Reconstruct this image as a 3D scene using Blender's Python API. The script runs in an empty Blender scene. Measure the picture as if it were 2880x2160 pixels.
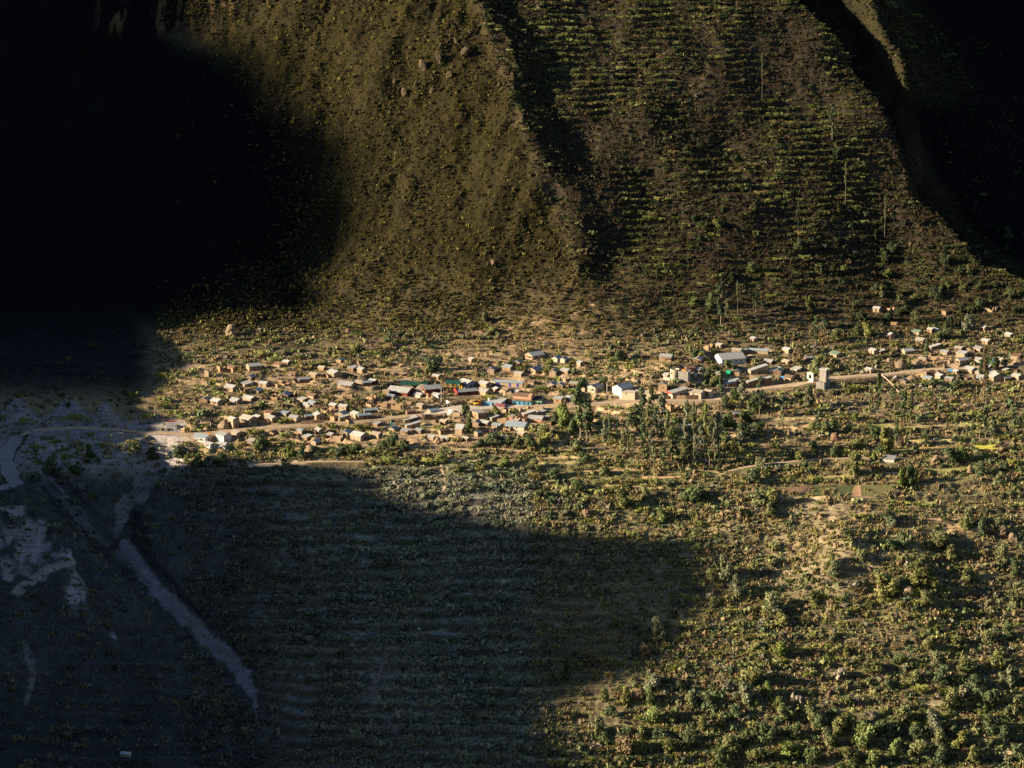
import bpy, math, random
import numpy as np
from mathutils import Vector

# ------------------------------------------------------------------ camera, sky, sun, exposure
scene = bpy.context.scene
C = scene.collection
DEL = math.radians(12.0)                 # the camera looks down across the canyon
DIST = 2000.0
FOC = 10000.0                            # focal length in photo pixels (2880 wide)
CAM = np.array([0.0, -DIST * math.cos(DEL), DIST * math.sin(DEL)])
FWD = np.array([0.0, math.cos(DEL), -math.sin(DEL)])
UPV = np.array([0.0, math.sin(DEL), math.cos(DEL)])
cam_data = bpy.data.cameras.new('camera')
cam_data.sensor_width = 36.0
cam_data.lens = 36.0 * FOC / 2880.0
cam_data.clip_start = 2.0
cam_data.clip_end = 9000.0
cam = bpy.data.objects.new('camera', cam_data)
C.objects.link(cam)
cam.location = CAM.tolist()
cam.rotation_euler = (math.pi / 2 - DEL, 0, 0)
scene.camera = cam

SUN_EL = math.radians(17.5)
SUN_PHI = math.radians(12.0)             # swung a little towards the camera from the left
SDIR = np.array([-math.cos(SUN_EL) * math.cos(SUN_PHI), -math.cos(SUN_EL) * math.sin(SUN_PHI), math.sin(SUN_EL)])
world = bpy.data.worlds.new("World")
scene.world = world
world.use_nodes = True
wn = world.node_tree
bg = wn.nodes['Background']
sky = wn.nodes.new('ShaderNodeTexSky')
sky.sky_type = 'NISHITA'
sky.sun_disc = False
sky.sun_elevation = SUN_EL
sky.sun_rotation = math.atan2(SDIR[0], SDIR[1])
sky.altitude = 3000
wn.links.new(sky.outputs[0], bg.inputs[0])
bg.inputs[1].default_value = 0.062
sun_data = bpy.data.lights.new('sun', 'SUN')
sun_data.energy = 5.0
sun_data.angle = math.radians(0.6)
sun_data.color = (1.0, 0.83, 0.59)
sun = bpy.data.objects.new('sun', sun_data)
C.objects.link(sun)
sun.location = (-800, -300, 900)
sun.rotation_euler = Vector((-SDIR).tolist()).to_track_quat('-Z', 'Y').to_euler()
scene.view_settings.view_transform = 'Standard'
scene.view_settings.look = 'None'
scene.view_settings.exposure = 1.45
scene.view_settings.gamma = 1.0
scene.view_settings.use_curve_mapping = False
scene.cycles.max_bounces = 4
scene.cycles.diffuse_bounces = 2
scene.cycles.glossy_bounces = 1
scene.cycles.use_denoising = False

# ------------------------------------------------------------------ helpers: noise, projection
def vnoise(x, y, seed=0):
    xi = np.floor(x).astype(np.int64); yi = np.floor(y).astype(np.int64)
    fx = x - xi; fy = y - yi
    fx = fx * fx * fx * (fx * (fx * 6 - 15) + 10); fy = fy * fy * fy * (fy * (fy * 6 - 15) + 10)
    def h(a, b):
        n = (a * 374761393 + b * 668265263 + seed * 974634777) & 0x7fffffff
        n = ((n ^ (n >> 13)) * 1274126177) & 0x7fffffff
        n = n ^ (n >> 16)
        return (n & 0xffff) / 32767.5 - 1.0
    return (h(xi, yi) * (1 - fx) + h(xi + 1, yi) * fx) * (1 - fy) + (h(xi, yi + 1) * (1 - fx) + h(xi + 1, yi + 1) * fx) * fy

def fbm(x, y, scale, octaves=3, seed=0, gain=0.5):
    out = 0.0; a = 1.0; tot = 0.0; f = 1.0 / scale
    for k in range(octaves):
        out = out + a * vnoise(x * f + 17.3 * k, y * f - 9.1 * k, seed + k * 7)
        tot += a; a *= gain; f *= 2.03
    return out / tot

def sstep(a, b, x):
    t = np.clip((x - a) / (b - a), 0, 1)
    return t * t * (3 - 2 * t)

def project(x, y, z):
    dx = x - CAM[0]; dy = y - CAM[1]; dz = z - CAM[2]
    t = dy * FWD[1] + dz * FWD[2]
    v = dy * UPV[1] + dz * UPV[2]
    return 1440 + dx / t * FOC, 1080 - v / t * FOC, t

def polydist(px, py, pts):
    """distance to a polyline, and the parameter 0..1 along it"""
    best = np.full(np.shape(px), 1e9); par = np.zeros(np.shape(px))
    n = len(pts) - 1
    for i in range(n):
        (ax, ay), (bx, by) = pts[i], pts[i + 1]
        vx, vy = bx - ax, by - ay
        t = np.clip(((px - ax) * vx + (py - ay) * vy) / (vx * vx + vy * vy), 0, 1)
        d = np.hypot(px - ax - t * vx, py - ay - t * vy)
        m = d < best
        best = np.where(m, d, best); par = np.where(m, (i + t) / n, par)
    return best, par

def inpoly(px, py, poly):
    inside = np.zeros(np.shape(px), bool)
    n = len(poly)
    for i in range(n):
        x1, y1 = poly[i]; x2, y2 = poly[(i + 1) % n]
        c = ((y1 > py) != (y2 > py)) & (px < (x2 - x1) * (py - y1) / ((y2 - y1) + 1e-9) + x1)
        inside ^= c
    return inside

def at(curve, v):
    return np.interp(v, [c[1] for c in curve], [c[0] for c in curve])

# ------------------------------------------------------------------ terrain height
PROF = [(-3600, 900), (-2600, 800), (-1966, 406), (-800, -400), (-740, -402), (-352, -145), (-116, -20), (85, 14), (125, 25), (165, 46), (215, 84),
        (296, 153), (600, 400), (1000, 640), (1600, 760), (3000, 800)]
_ys = np.arange(-3600, 3001, 2.0)
_zs = np.interp(_ys, [p[0] for p in PROF], [p[1] for p in PROF])
_k = np.exp(-0.5 * (np.arange(-30, 31) / 9.0) ** 2); _k /= _k.sum()
_zs = np.convolve(np.pad(_zs, 30, mode='edge'), _k, mode='valid')
def prof(y): return np.interp(y, _ys, _zs)

CREST = [(1240, -250), (1330, 20), (1405, 250), (1470, 440), (1525, 560), (1580, 690), (1615, 775), (1680, 890), (1730, 1010)]
EDGE = [(1950, -400), (2200, -60), (2250, 0), (2400, 190), (2490, 320), (2560, 480), (2640, 600), (2740, 710), (2900, 790), (3200, 880)]
GULLY = [(-60, 1240), (70, 1300), (140, 1345), (260, 1450), (365, 1550), (480, 1690), (600, 1810), (700, 1940), (720, 2150), (760, 2500)]
GULLY2 = [(450, 1270), (400, 1390), (355, 1480), (345, 1560)]

def RIB(py): return 2470 + 0.55 * np.clip(py, -200, 500)
def base_height(x, y):
    zb = prof(y)
    px, py, t = project(x, y, zb)
    z = zb + 0.0
    near = sstep(-700, -500, y) * (1 - sstep(700, 1000, y)) * (1 - sstep(450, 800, np.abs(x)))
    # central spur: gentle sunward flank on the left, short steep side on the right
    wup = 1 - sstep(620, 1010, py)
    d = px - at(CREST, py)
    dn = d + 45 * fbm(x, y, 34, 3, 3)
    left = 26 - 0.050 * np.clip(-dn, 0, 820) + 0.085 * np.clip(-dn - 820, 0, 900)
    right = 26 - (10 + 7 * fbm(x, y, 45, 2, 5)) * sstep(0, 100, dn) - 0.021 * np.clip(dn - 60, 0, 1500)
    z = z + wup * np.where(dn < 0, left, right) * near
    # the right-hand edge of the terraced hill and the ravine behind it
    ex = at(EDGE, py)
    s = (px - ex + 30 * fbm(x, y, 30, 3, 8)) * 0.75
    we = (1 - sstep(760, 900, py)) * near
    drop = -62 * sstep(0, 105, s) - 50 * sstep(150, 800, s)
    rib = 58 * np.exp(-((px - RIB(py) + 30 * fbm(x, y, 22, 3, 12)) / 50.0) ** 2) * (1 - sstep(60, 260, py + 60 * fbm(x, y, 30, 2, 13)))
    z = z + we * (drop + rib)
    # lower left: landslide chute, side gully, bulging pale shoulder
    g, _ = polydist(px, py, GULLY)
    z = z - 9 * np.exp(-(g / 75.0) ** 2) * near
    g2, _ = polydist(px, py, GULLY2)
    z = z - 7 * np.exp(-(g2 / 60.0) ** 2) * near
    z = z + 9 * np.exp(-((px - 120) / 260.0) ** 2 - ((py - 1620) / 220.0) ** 2) * near
    for cx, cy, w in ((45, 1165, 60), (195, 1160, 62), (295, 1178, 45)):
        z = z + 7 * np.exp(-((px - cx) / w) ** 2 - ((py - cy) / 40.0) ** 2)
    # rocky bluff on the lower right and a small knoll in the village
    z = z + 9 * np.exp(-((px - 2380) / 110.0) ** 2 - ((py - 1600) / 110.0) ** 2)
    z = z + 7 * np.exp(-((px - 2560) / 90.0) ** 2 - ((py - 1660) / 110.0) ** 2)
    z = z + 6 * np.exp(-((px - 1870) / 110.0) ** 2 - ((py - 1060) / 36.0) ** 2)
    # relief noise
    calm = 1 - 0.72 * sstep(820, 930, py) * (1 - sstep(1290, 1400, py))
    z = z + calm * (6 * fbm(x, y, 110, 3, 21) + 1.6 * fbm(x, y, 26, 3, 22)) + 0.40 * fbm(x, y, 6.0, 2, 23) + (0.10 + 0.30 * calm) * fbm(x, y, 2.6, 2, 24)
    rough = wup * (1 - sstep(-60, 60, px - ex))
    z = z + rough * 0.9 * fbm(x + 0.5 * y, y * 0.5, 7, 3, 31)
    z = z + rough * np.where(dn < 0, 1.0, 0.25) * (5.5 * (1 - 2 * np.abs(fbm(x - 0.45 * y, y * 0.45, 46, 3, 32))) + 2.0 * fbm(x - 0.25 * y, y * 0.4, 14, 3, 33) + 0.9 * fbm(x, y, 4.5, 2, 35) + 2.2 * np.clip(fbm(x, y * 0.8, 9, 3, 34) - 0.1, 0, 1) * np.exp(-((px - 1240) / 150.0) ** 2 - ((py - 190) / 150.0) ** 2) * 3)
    z = z + 3.0 * (1 - 2 * np.abs(fbm(x, y * 0.7, 20, 3, 36))) * (1 - sstep(520, 640, px)) * sstep(1225, 1300, py) * (1 - sstep(1850, 2000, py))
    far = 1 - near
    z = z + far * 40 * fbm(x, y, 420, 4, 41)
    # terraces follow the contours
    tr = (0.5 + 0.5 * sstep(-0.3, 0.15, fbm(x, y, 48, 2, 52))) * np.where(dn > 60, 1.0, 0.0) * sstep(60, 160, dn) * wup * (1 - sstep(-30, 30, s))
    tl = sstep(930, 1060, py) * (0.35 + 0.65 * sstep(-0.25, 0.25, fbm(x, y, 90, 2, 51)))
    shade_band = sstep(600, 900, px) * (1 - sstep(1600, 1900, px)) * sstep(1300, 1450, py)
    kt = np.clip(np.maximum(tr * 0.95, np.maximum(tl * 0.85, shade_band * 0.85)), 0, 1) * near
    step = np.where(py < 930, 3.7, np.where(py < 1330, 2.8, 4.3))
    nz = 2.4 * fbm(x, y, 80, 2, 61) + 0.4 * fbm(x, y, 16, 2, 62) + np.where(py > 930, 1.5, 0.5) * fbm(x, y, 38, 2, 63)
    r0 = np.where(py < 930, 0.58, np.where(py < 1330, 0.87, 0.72))
    q = (z + nz) / step
    fl = np.floor(q); f = q - fl
    zt = (fl + 0.12 * f + 0.88 * sstep(r0, 0.99, f)) * step - nz
    z = z * (1 - kt) + zt * kt
    return z

def axis(lo, hi, fine_lo, fine_hi, d, coarse):
    a = np.arange(fine_lo, fine_hi + d * 0.5, d)
    n1 = max(2, int((fine_lo - lo) / coarse)); n2 = max(2, int((hi - fine_hi) / coarse))
    return np.concatenate([lo + (fine_lo - lo) * (np.arange(n1) / n1) ** 0.7, a, fine_hi + (hi - fine_hi) * ((np.arange(n2) + 1) / n2) ** 1.5])
GX = axis(-3200, 3200, -350, 350, 0.85, 60)
_g = axis(-3300, 2600, -400, 460, 0.7, 40)
GY = np.concatenate([_g[_g < 96], np.arange(96, 330, 0.42), _g[_g > 330.3]])
XX, YY = np.meshgrid(GX, GY)
ZZ = base_height(XX, YY)

def ground(x, y):
    x = np.asarray(x, float); y = np.asarray(y, float)
    i = np.clip(np.searchsorted(GX, x) - 1, 0, len(GX) - 2); j = np.clip(np.searchsorted(GY, y) - 1, 0, len(GY) - 2)
    fx = (x - GX[i]) / (GX[i + 1] - GX[i]); fy = (y - GY[j]) / (GY[j + 1] - GY[j])
    return (ZZ[j, i] * (1 - fx) + ZZ[j, i + 1] * fx) * (1 - fy) + (ZZ[j + 1, i] * (1 - fx) + ZZ[j + 1, i + 1] * fx) * fy

def cast(px, py):
    """where the line of sight through a photo pixel meets the ground"""
    px = np.atleast_1d(np.asarray(px, float)); py = np.atleast_1d(np.asarray(py, float))
    d = FWD[None, :] + ((px - 1440) / FOC)[:, None] * np.array([1.0, 0, 0]) + ((1080 - py) / FOC)[:, None] * UPV[None, :]
    lo = np.full(px.shape, 1500.0); hi = np.full(px.shape, 3000.0); found = np.zeros(px.shape, bool)
    tprev = 1500.0
    for t in np.arange(1502.0, 3000.0, 2.0):
        p = CAM + d * t
        below = (p[:, 2] < ground(p[:, 0], p[:, 1])) & ~found
        lo[below] = tprev; hi[below] = t; found |= below
        tprev = t
    for _ in range(14):
        m = 0.5 * (lo + hi)
        p = CAM + d * m[:, None]
        b = p[:, 2] < ground(p[:, 0], p[:, 1])
        hi = np.where(b, m, hi); lo = np.where(b, lo, m)
    p = CAM + d * hi[:, None]
    return p, hi

def cast1(px, py):
    p, t = cast([px], [py]); return p[0], float(t[0])

def pad(cx, cy, r, z, soft=1.7):
    """level a building plot"""
    i0, i1 = np.searchsorted(GX, [cx - r * soft, cx + r * soft]); j0, j1 = np.searchsorted(GY, [cy - r * soft, cy + r * soft])
    d = np.hypot(XX[j0:j1, i0:i1] - cx, YY[j0:j1, i0:i1] - cy)
    w = 1 - sstep(r, r * soft, d)
    ZZ[j0:j1, i0:i1] = ZZ[j0:j1, i0:i1] * (1 - w) + z * w

# ------------------------------------------------------------------ helpers: meshes, tags, materials
class MB:
    def __init__(self): self.v = []; self.f = []
    def add(self, vs, fs):
        o = len(self.v); self.v += [tuple(map(float, p)) for p in vs]; self.f += [tuple(i + o for i in q) for q in fs]
        return self
    def box(self, x0, x1, y0, y1, z0, z1):
        return self.add([(x0, y0, z0), (x1, y0, z0), (x1, y1, z0), (x0, y1, z0), (x0, y0, z1), (x1, y0, z1), (x1, y1, z1), (x0, y1, z1)],
                        [(0, 3, 2, 1), (4, 5, 6, 7), (0, 1, 5, 4), (1, 2, 6, 5), (2, 3, 7, 6), (3, 0, 4, 7)])
    def prism(self, poly, a0, a1, ax):
        """poly of (u, z), extruded along ax ('x' or 'y') from a0 to a1"""
        n = len(poly)
        vs = [((a, u, z) if ax == 'x' else (u, a, z)) for a in (a0, a1) for (u, z) in poly]
        fs = [tuple(range(n)), tuple(range(2 * n - 1, n - 1, -1))] + [(i, i + n, (i + 1) % n + n, (i + 1) % n) for i in range(n)]
        return self.add(vs, fs)
    def tube(self, pts, rads, n=6):
        rings = []
        for k, p in enumerate(pts):
            p = Vector(p)
            d = (Vector(pts[min(k + 1, len(pts) - 1)]) - Vector(pts[max(k - 1, 0)])).normalized()
            a = d.orthogonal().normalized(); b = d.cross(a)
            rings.append([p + (a * math.cos(2 * math.pi * i / n) + b * math.sin(2 * math.pi * i / n)) * rads[k] for i in range(n)])
        vs = [q for r in rings for q in r]; fs = []
        for k in range(len(pts) - 1):
            for i in range(n): fs.append((k * n + i, k * n + (i + 1) % n, (k + 1) * n + (i + 1) % n, (k + 1) * n + i))
        fs.append(tuple(range(n - 1, -1, -1))); fs.append(tuple((len(pts) - 1) * n + i for i in range(n)))
        return self.add(vs, fs)
    def mesh(self, name, mat):
        me = bpy.data.meshes.new(name); me.from_pydata(self.v, [], self.f)
        import bmesh
        bm = bmesh.new(); bm.from_mesh(me); bmesh.ops.recalc_face_normals(bm, faces=bm.faces); bm.to_mesh(me); bm.free()
        me.materials.append(mat); return me
    def build(self, name, mat, parent=None):
        return link(name, self.mesh(name, mat), parent)

def link(name, me, parent=None):
    o = bpy.data.objects.new(name, me); C.objects.link(o)
    if parent is not None: o.parent = parent
    return o

def tag(o, label=None, cat=None, group=None, kind=None):
    if label: o['label'] = label
    if cat: o['category'] = cat
    if group: o['group'] = group
    if kind: o['kind'] = kind
    return o

def thing(name, loc, rz=0.0):
    o = bpy.data.objects.new(name, None); o.empty_display_size = 1.0; C.objects.link(o)
    o.location = [float(c) for c in loc]; o.rotation_euler = (0, 0, rz); o['kind'] = 'thing'
    return o

def quads_mesh(name, V, col, mat):
    """V: (n,4,3) array of quads, col: (n,3) colour per quad"""
    n = len(V)
    me = bpy.data.meshes.new(name)
    me.vertices.add(n * 4); me.loops.add(n * 4); me.polygons.add(n)
    me.vertices.foreach_set('co', V.reshape(-1).astype(np.float32))
    me.loops.foreach_set('vertex_index', np.arange(n * 4, dtype=np.int32))
    me.polygons.foreach_set('loop_start', np.arange(0, n * 4, 4, dtype=np.int32))
    if col is not None:
        at_ = me.attributes.new('tint', 'FLOAT_COLOR', 'FACE')
        at_.data.foreach_set('color', np.concatenate([col, np.ones((n, 1))], 1).reshape(-1).astype(np.float32))
    me.update(); me.validate()
    me.materials.append(mat)
    return me

MATS = {}
def mat_simple(name, col, rough=0.9, var=0.25, scale=0.6, spec=0.2, metal=0.0, streak=False, objvar=0.12, bump=0.0):
    if name in MATS: return MATS[name]
    m = bpy.data.materials.new(name); m.use_nodes = True
    nt = m.node_tree; b = nt.nodes['Principled BSDF']
    b.inputs['Roughness'].default_value = rough; b.inputs['Specular IOR Level'].default_value = spec; b.inputs['Metallic'].default_value = metal
    tc = nt.nodes.new('ShaderNodeTexCoord'); no = nt.nodes.new('ShaderNodeTexNoise')
    no.inputs['Scale'].default_value = scale; no.inputs['Detail'].default_value = 5; no.inputs['Roughness'].default_value = 0.65
    if streak:
        mp = nt.nodes.new('ShaderNodeMapping'); mp.inputs['Scale'].default_value = (1.0, 1.0, 0.25)
        nt.links.new(tc.outputs['Object'], mp.inputs[0]); nt.links.new(mp.outputs[0], no.inputs['Vector'])
    else:
        nt.links.new(tc.outputs['Object'], no.inputs['Vector'])
    mr = nt.nodes.new('ShaderNodeMapRange'); mr.inputs[1].default_value = 0.3; mr.inputs[2].default_value = 0.7
    mr.inputs[3].default_value = 1 - var; mr.inputs[4].default_value = 1 + var
    nt.links.new(no.outputs[0], mr.inputs[0])
    oi = nt.nodes.new('ShaderNodeObjectInfo')
    mo = nt.nodes.new('ShaderNodeMapRange'); mo.inputs[3].default_value = 1 - objvar; mo.inputs[4].default_value = 1 + objvar
    nt.links.new(oi.outputs['Random'], mo.inputs[0])
    mu = nt.nodes.new('ShaderNodeMath'); mu.operation = 'MULTIPLY'
    nt.links.new(mr.outputs[0], mu.inputs[0]); nt.links.new(mo.outputs[0], mu.inputs[1])
    vm = nt.nodes.new('ShaderNodeVectorMath'); vm.operation = 'SCALE'; vm.inputs[0].default_value = col
    nt.links.new(mu.outputs[0], vm.inputs['Scale']); nt.links.new(vm.outputs[0], b.inputs['Base Color'])
    if bump:
        bp = nt.nodes.new('ShaderNodeBump'); bp.inputs['Distance'].default_value = bump; bp.inputs['Strength'].default_value = 1.0
        nt.links.new(no.outputs[0], bp.inputs['Height']); nt.links.new(bp.outputs[0], b.inputs['Normal'])
    MATS[name] = m
    return m

def mat_tint(name, attr='tint', rough=0.9, spec=0.15, bump_scale=None, bump=0.0, var=0.0, leaf=False, objvar=0.0, obj_hue=None):
    m = bpy.data.materials.new(name); m.use_nodes = True
    nt = m.node_tree; b = nt.nodes['Principled BSDF']
    b.inputs['Roughness'].default_value = rough; b.inputs['Specular IOR Level'].default_value = spec
    a = nt.nodes.new('ShaderNodeAttribute'); a.attribute_name = attr
    src = a.outputs['Color']
    if var:
        geo = nt.nodes.new('ShaderNodeNewGeometry'); no = nt.nodes.new('ShaderNodeTexNoise')
        no.inputs['Scale'].default_value = bump_scale; no.inputs['Detail'].default_value = 6; no.inputs['Roughness'].default_value = 0.7
        nt.links.new(geo.outputs['Position'], no.inputs['Vector'])
        mr = nt.nodes.new('ShaderNodeMapRange'); mr.inputs[1].default_value = 0.3; mr.inputs[2].default_value = 0.7
        mr.inputs[3].default_value = 1 - var; mr.inputs[4].default_value = 1 + var
        nt.links.new(no.outputs[0], mr.inputs[0])
        vm = nt.nodes.new('ShaderNodeVectorMath'); vm.operation = 'SCALE'
        nt.links.new(src, vm.inputs[0]); nt.links.new(mr.outputs[0], vm.inputs['Scale']); src = vm.outputs[0]
        if bump:
            bp = nt.nodes.new('ShaderNodeBump'); bp.inputs['Distance'].default_value = bump; bp.inputs['Strength'].default_value = 1.0
            nt.links.new(no.outputs[0], bp.inputs['Height']); nt.links.new(bp.outputs[0], b.inputs['Normal'])
    if objvar:
        oi = nt.nodes.new('ShaderNodeObjectInfo')
        vm2 = nt.nodes.new('ShaderNodeVectorMath'); vm2.operation = 'MULTIPLY'
        nt.links.new(src, vm2.inputs[0]); nt.links.new(oi.outputs['Color'], vm2.inputs[1]); src = vm2.outputs[0]
    nt.links.new(src, b.inputs['Base Color'])
    if leaf:
        tr = nt.nodes.new('ShaderNodeBsdfTranslucent'); nt.links.new(src, tr.inputs['Color'])
        mx = nt.nodes.new('ShaderNodeMixShader'); mx.inputs[0].default_value = 0.18
        nt.links.new(b.outputs[0], mx.inputs[1]); nt.links.new(tr.outputs[0], mx.inputs[2])
        nt.links.new(mx.outputs[0], nt.nodes['Material Output'].inputs['Surface'])
    return m

M_TERRAIN = mat_tint('hillside_soil', rough=0.95, spec=0.05, bump_scale=0.55, bump=0.5, var=0.42)
M_BUSH = mat_tint('scrub_leaves', leaf=True)
M_LEAF = mat_tint('tree_leaves', leaf=True, objvar=1.0)
M_ROCK = mat_simple('boulder_rock', (0.30, 0.21, 0.14), var=0.35, scale=0.4, bump=0.4)
WALLS = {
    'tan': mat_simple('adobe_tan', (0.305, 0.225, 0.142), streak=True),
    'ochre': mat_simple('adobe_ochre', (0.285, 0.19, 0.105), streak=True),
    'brown': mat_simple('adobe_brown', (0.185, 0.122, 0.078), streak=True),
    'white': mat_simple('whitewash', (0.533, 0.503, 0.429), var=0.15, streak=True),
    'cream': mat_simple('cream_plaster', (0.444, 0.370, 0.259), var=0.15, streak=True),
    'grey': mat_simple('concrete_grey', (0.252, 0.229, 0.200), var=0.2, streak=True),
    'maroon': mat_simple('maroon_paint', (0.148, 0.044, 0.037), var=0.15, streak=True),
    'blue': mat_simple('slate_blue_paint', (0.163, 0.222, 0.281), var=0.1, streak=True),
    'sky': mat_simple('sky_blue_paint', (0.11, 0.24, 0.36), var=0.15, streak=True),
    'mint': mat_simple('mint_paint', (0.244, 0.407, 0.296), var=0.12, streak=True),
    'peach': mat_simple('peach_render', (0.407, 0.237, 0.148), var=0.15, streak=True),
    'yellow': mat_simple('yellow_paint', (0.481, 0.311, 0.030), var=0.15),
}
ROOFS = {
    'pale': mat_simple('pale_tin_sheet', (0.345, 0.34, 0.315), rough=0.55, var=0.28, scale=0.9, spec=0.4, streak=True),
    'grey': mat_simple('grey_tin_sheet', (0.259, 0.259, 0.252), rough=0.5, var=0.3, scale=0.9, spec=0.4, streak=True),
    'bluish': mat_simple('bluish_tin_sheet', (0.238, 0.281, 0.302), rough=0.5, var=0.15, scale=0.5, spec=0.4),
    'rusty': mat_simple('rusty_tin_sheet', (0.216, 0.122, 0.079), rough=0.7, var=0.3, scale=0.5),
    'cream': mat_simple('cream_tin_sheet', (0.35, 0.30, 0.235), rough=0.6, var=0.12, scale=0.5),
    'brown': mat_simple('brown_tiles', (0.158, 0.101, 0.065), var=0.3, scale=0.7),
    'red': mat_simple('red_tin_sheet', (0.360, 0.036, 0.029), var=0.12, scale=0.5),
    'green': mat_simple('green_tin_sheet', (0.144, 0.194, 0.144), var=0.2, scale=0.5),
}
M_DARK = mat_simple('dark_opening', (0.03, 0.026, 0.022), var=0.2)
M_DOORS = {'brown': mat_simple('wooden_door', (0.09, 0.05, 0.03)), 'red': mat_simple('red_door', (0.32, 0.04, 0.03)), 'blue': mat_simple('blue_door', (0.04, 0.05, 0.30)),
           'teal': mat_simple('teal_shutter', (0.04, 0.16, 0.24))}
M_WOOD = mat_simple('weathered_wood', (0.20, 0.15, 0.10), var=0.3)
M_POLEW = mat_simple('pale_pole_metal', (0.62, 0.60, 0.55), var=0.1)
M_WHITE = mat_simple('white_panel', (0.80, 0.79, 0.77), var=0.06)
M_RED = mat_simple('red_panel', (0.55, 0.04, 0.03), var=0.08)
M_BARK = mat_simple('pale_bark', (0.26, 0.20, 0.14), var=0.3)
M_GNET = mat_simple('dark_green_sheet', (0.012, 0.065, 0.048), var=0.25, scale=0.3)
M_GTARP = mat_simple('bright_green_tarp', (0.0, 0.40, 0.20), var=0.1)
M_BTARP = mat_simple('blue_tarp', (0.04, 0.26, 0.60), var=0.15)
M_TURQ = mat_simple('turquoise_panel', (0.05, 0.50, 0.38), var=0.1)
M_YELM = mat_simple('yellow_machine_paint', (0.60, 0.33, 0.03), var=0.15, rough=0.5)
M_RUBBER = mat_simple('black_rubber', (0.02, 0.02, 0.02))
M_GLASS = mat_simple('cab_glass', (0.03, 0.04, 0.05), rough=0.15, spec=0.5, var=0.05)
M_PIPE = mat_simple('pinkish_pipe', (0.70, 0.45, 0.36), var=0.1)
M_ORANGE = mat_simple('orange_cloth', (0.65, 0.24, 0.04), var=0.12)

# ------------------------------------------------------------------ roads: graded into the slope before anything is set on it
ROADS = [
    ('road', 'dirt road', [(52, 1224), (80, 1215), (150, 1206), (240, 1203), (330, 1208), (420, 1215), (500, 1222), (560, 1223), (640, 1213), (720, 1204), (800, 1200), (900, 1191), (1000, 1184), (1090, 1175), (1180, 1169), (1235, 1160)], 3.7),
    ('road', 'plaza road', [(1215, 1158), (1300, 1150), (1420, 1146), (1500, 1141), (1580, 1137), (1640, 1135), (1720, 1131), (1800, 1129), (1900, 1127), (1960, 1125), (2030, 1121)], 4.2),
    ('road', 'upper road', [(2030, 1121), (2055, 1108), (2110, 1098), (2180, 1090), (2245, 1082), (2300, 1072), (2340, 1063), (2420, 1058), (2500, 1052), (2580, 1043), (2650, 1038), (2720, 1034), (2800, 1030), (2960, 1022)], 3.6),
    ('track', 'switchback', [(58, 1221), (34, 1240), (20, 1272), (18, 1310), (36, 1345), (56, 1356), (20, 1368), (-60, 1390)], 4.2),
    ('path', 'hill path', [(1030, 1300), (960, 1297), (880, 1298), (800, 1303), (700, 1306)], 1.8),
    ('path', 'steps', [(1240, 1385), (1258, 1372), (1255, 1350), (1246, 1335), (1240, 1300)], 0.7),
    ('path', 'terrace track', [(2040, 1325), (2150, 1305), (2300, 1292), (2420, 1288), (2560, 1290)], 1.8),
]
ROADGEO = []
for kind, nm, pts, hw in ROADS:
    P, _ = cast([p[0] for p in pts], [p[1] for p in pts])
    seg = np.concatenate([[0], np.cumsum(np.hypot(np.diff(P[:, 0]), np.diff(P[:, 1])))])
    n = max(8, int(seg[-1] / 1.6))
    u = np.linspace(0, seg[-1], n)
    X = np.interp(u, seg, P[:, 0]); Y = np.interp(u, seg, P[:, 1]); Z = np.interp(u, seg, P[:, 2])
    ker = np.ones(7) / 7
    X = np.convolve(np.pad(X, 3, mode='edge'), ker, mode='valid'); Y = np.convolve(np.pad(Y, 3, mode='edge'), ker, mode='valid'); Z = np.convolve(np.pad(Z, 3, mode='edge'), ker, mode='valid')
    ROADGEO.append((kind, nm, X, Y, Z, hw))

def grade_roads():
    for kind, nm, X, Y, Z, hw in ROADGEO:
        for k in range(len(X)):
            pad(X[k], Y[k], hw + 0.9, Z[k] - 0.02, 1.5 if kind != 'path' else 1.3)

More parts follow.
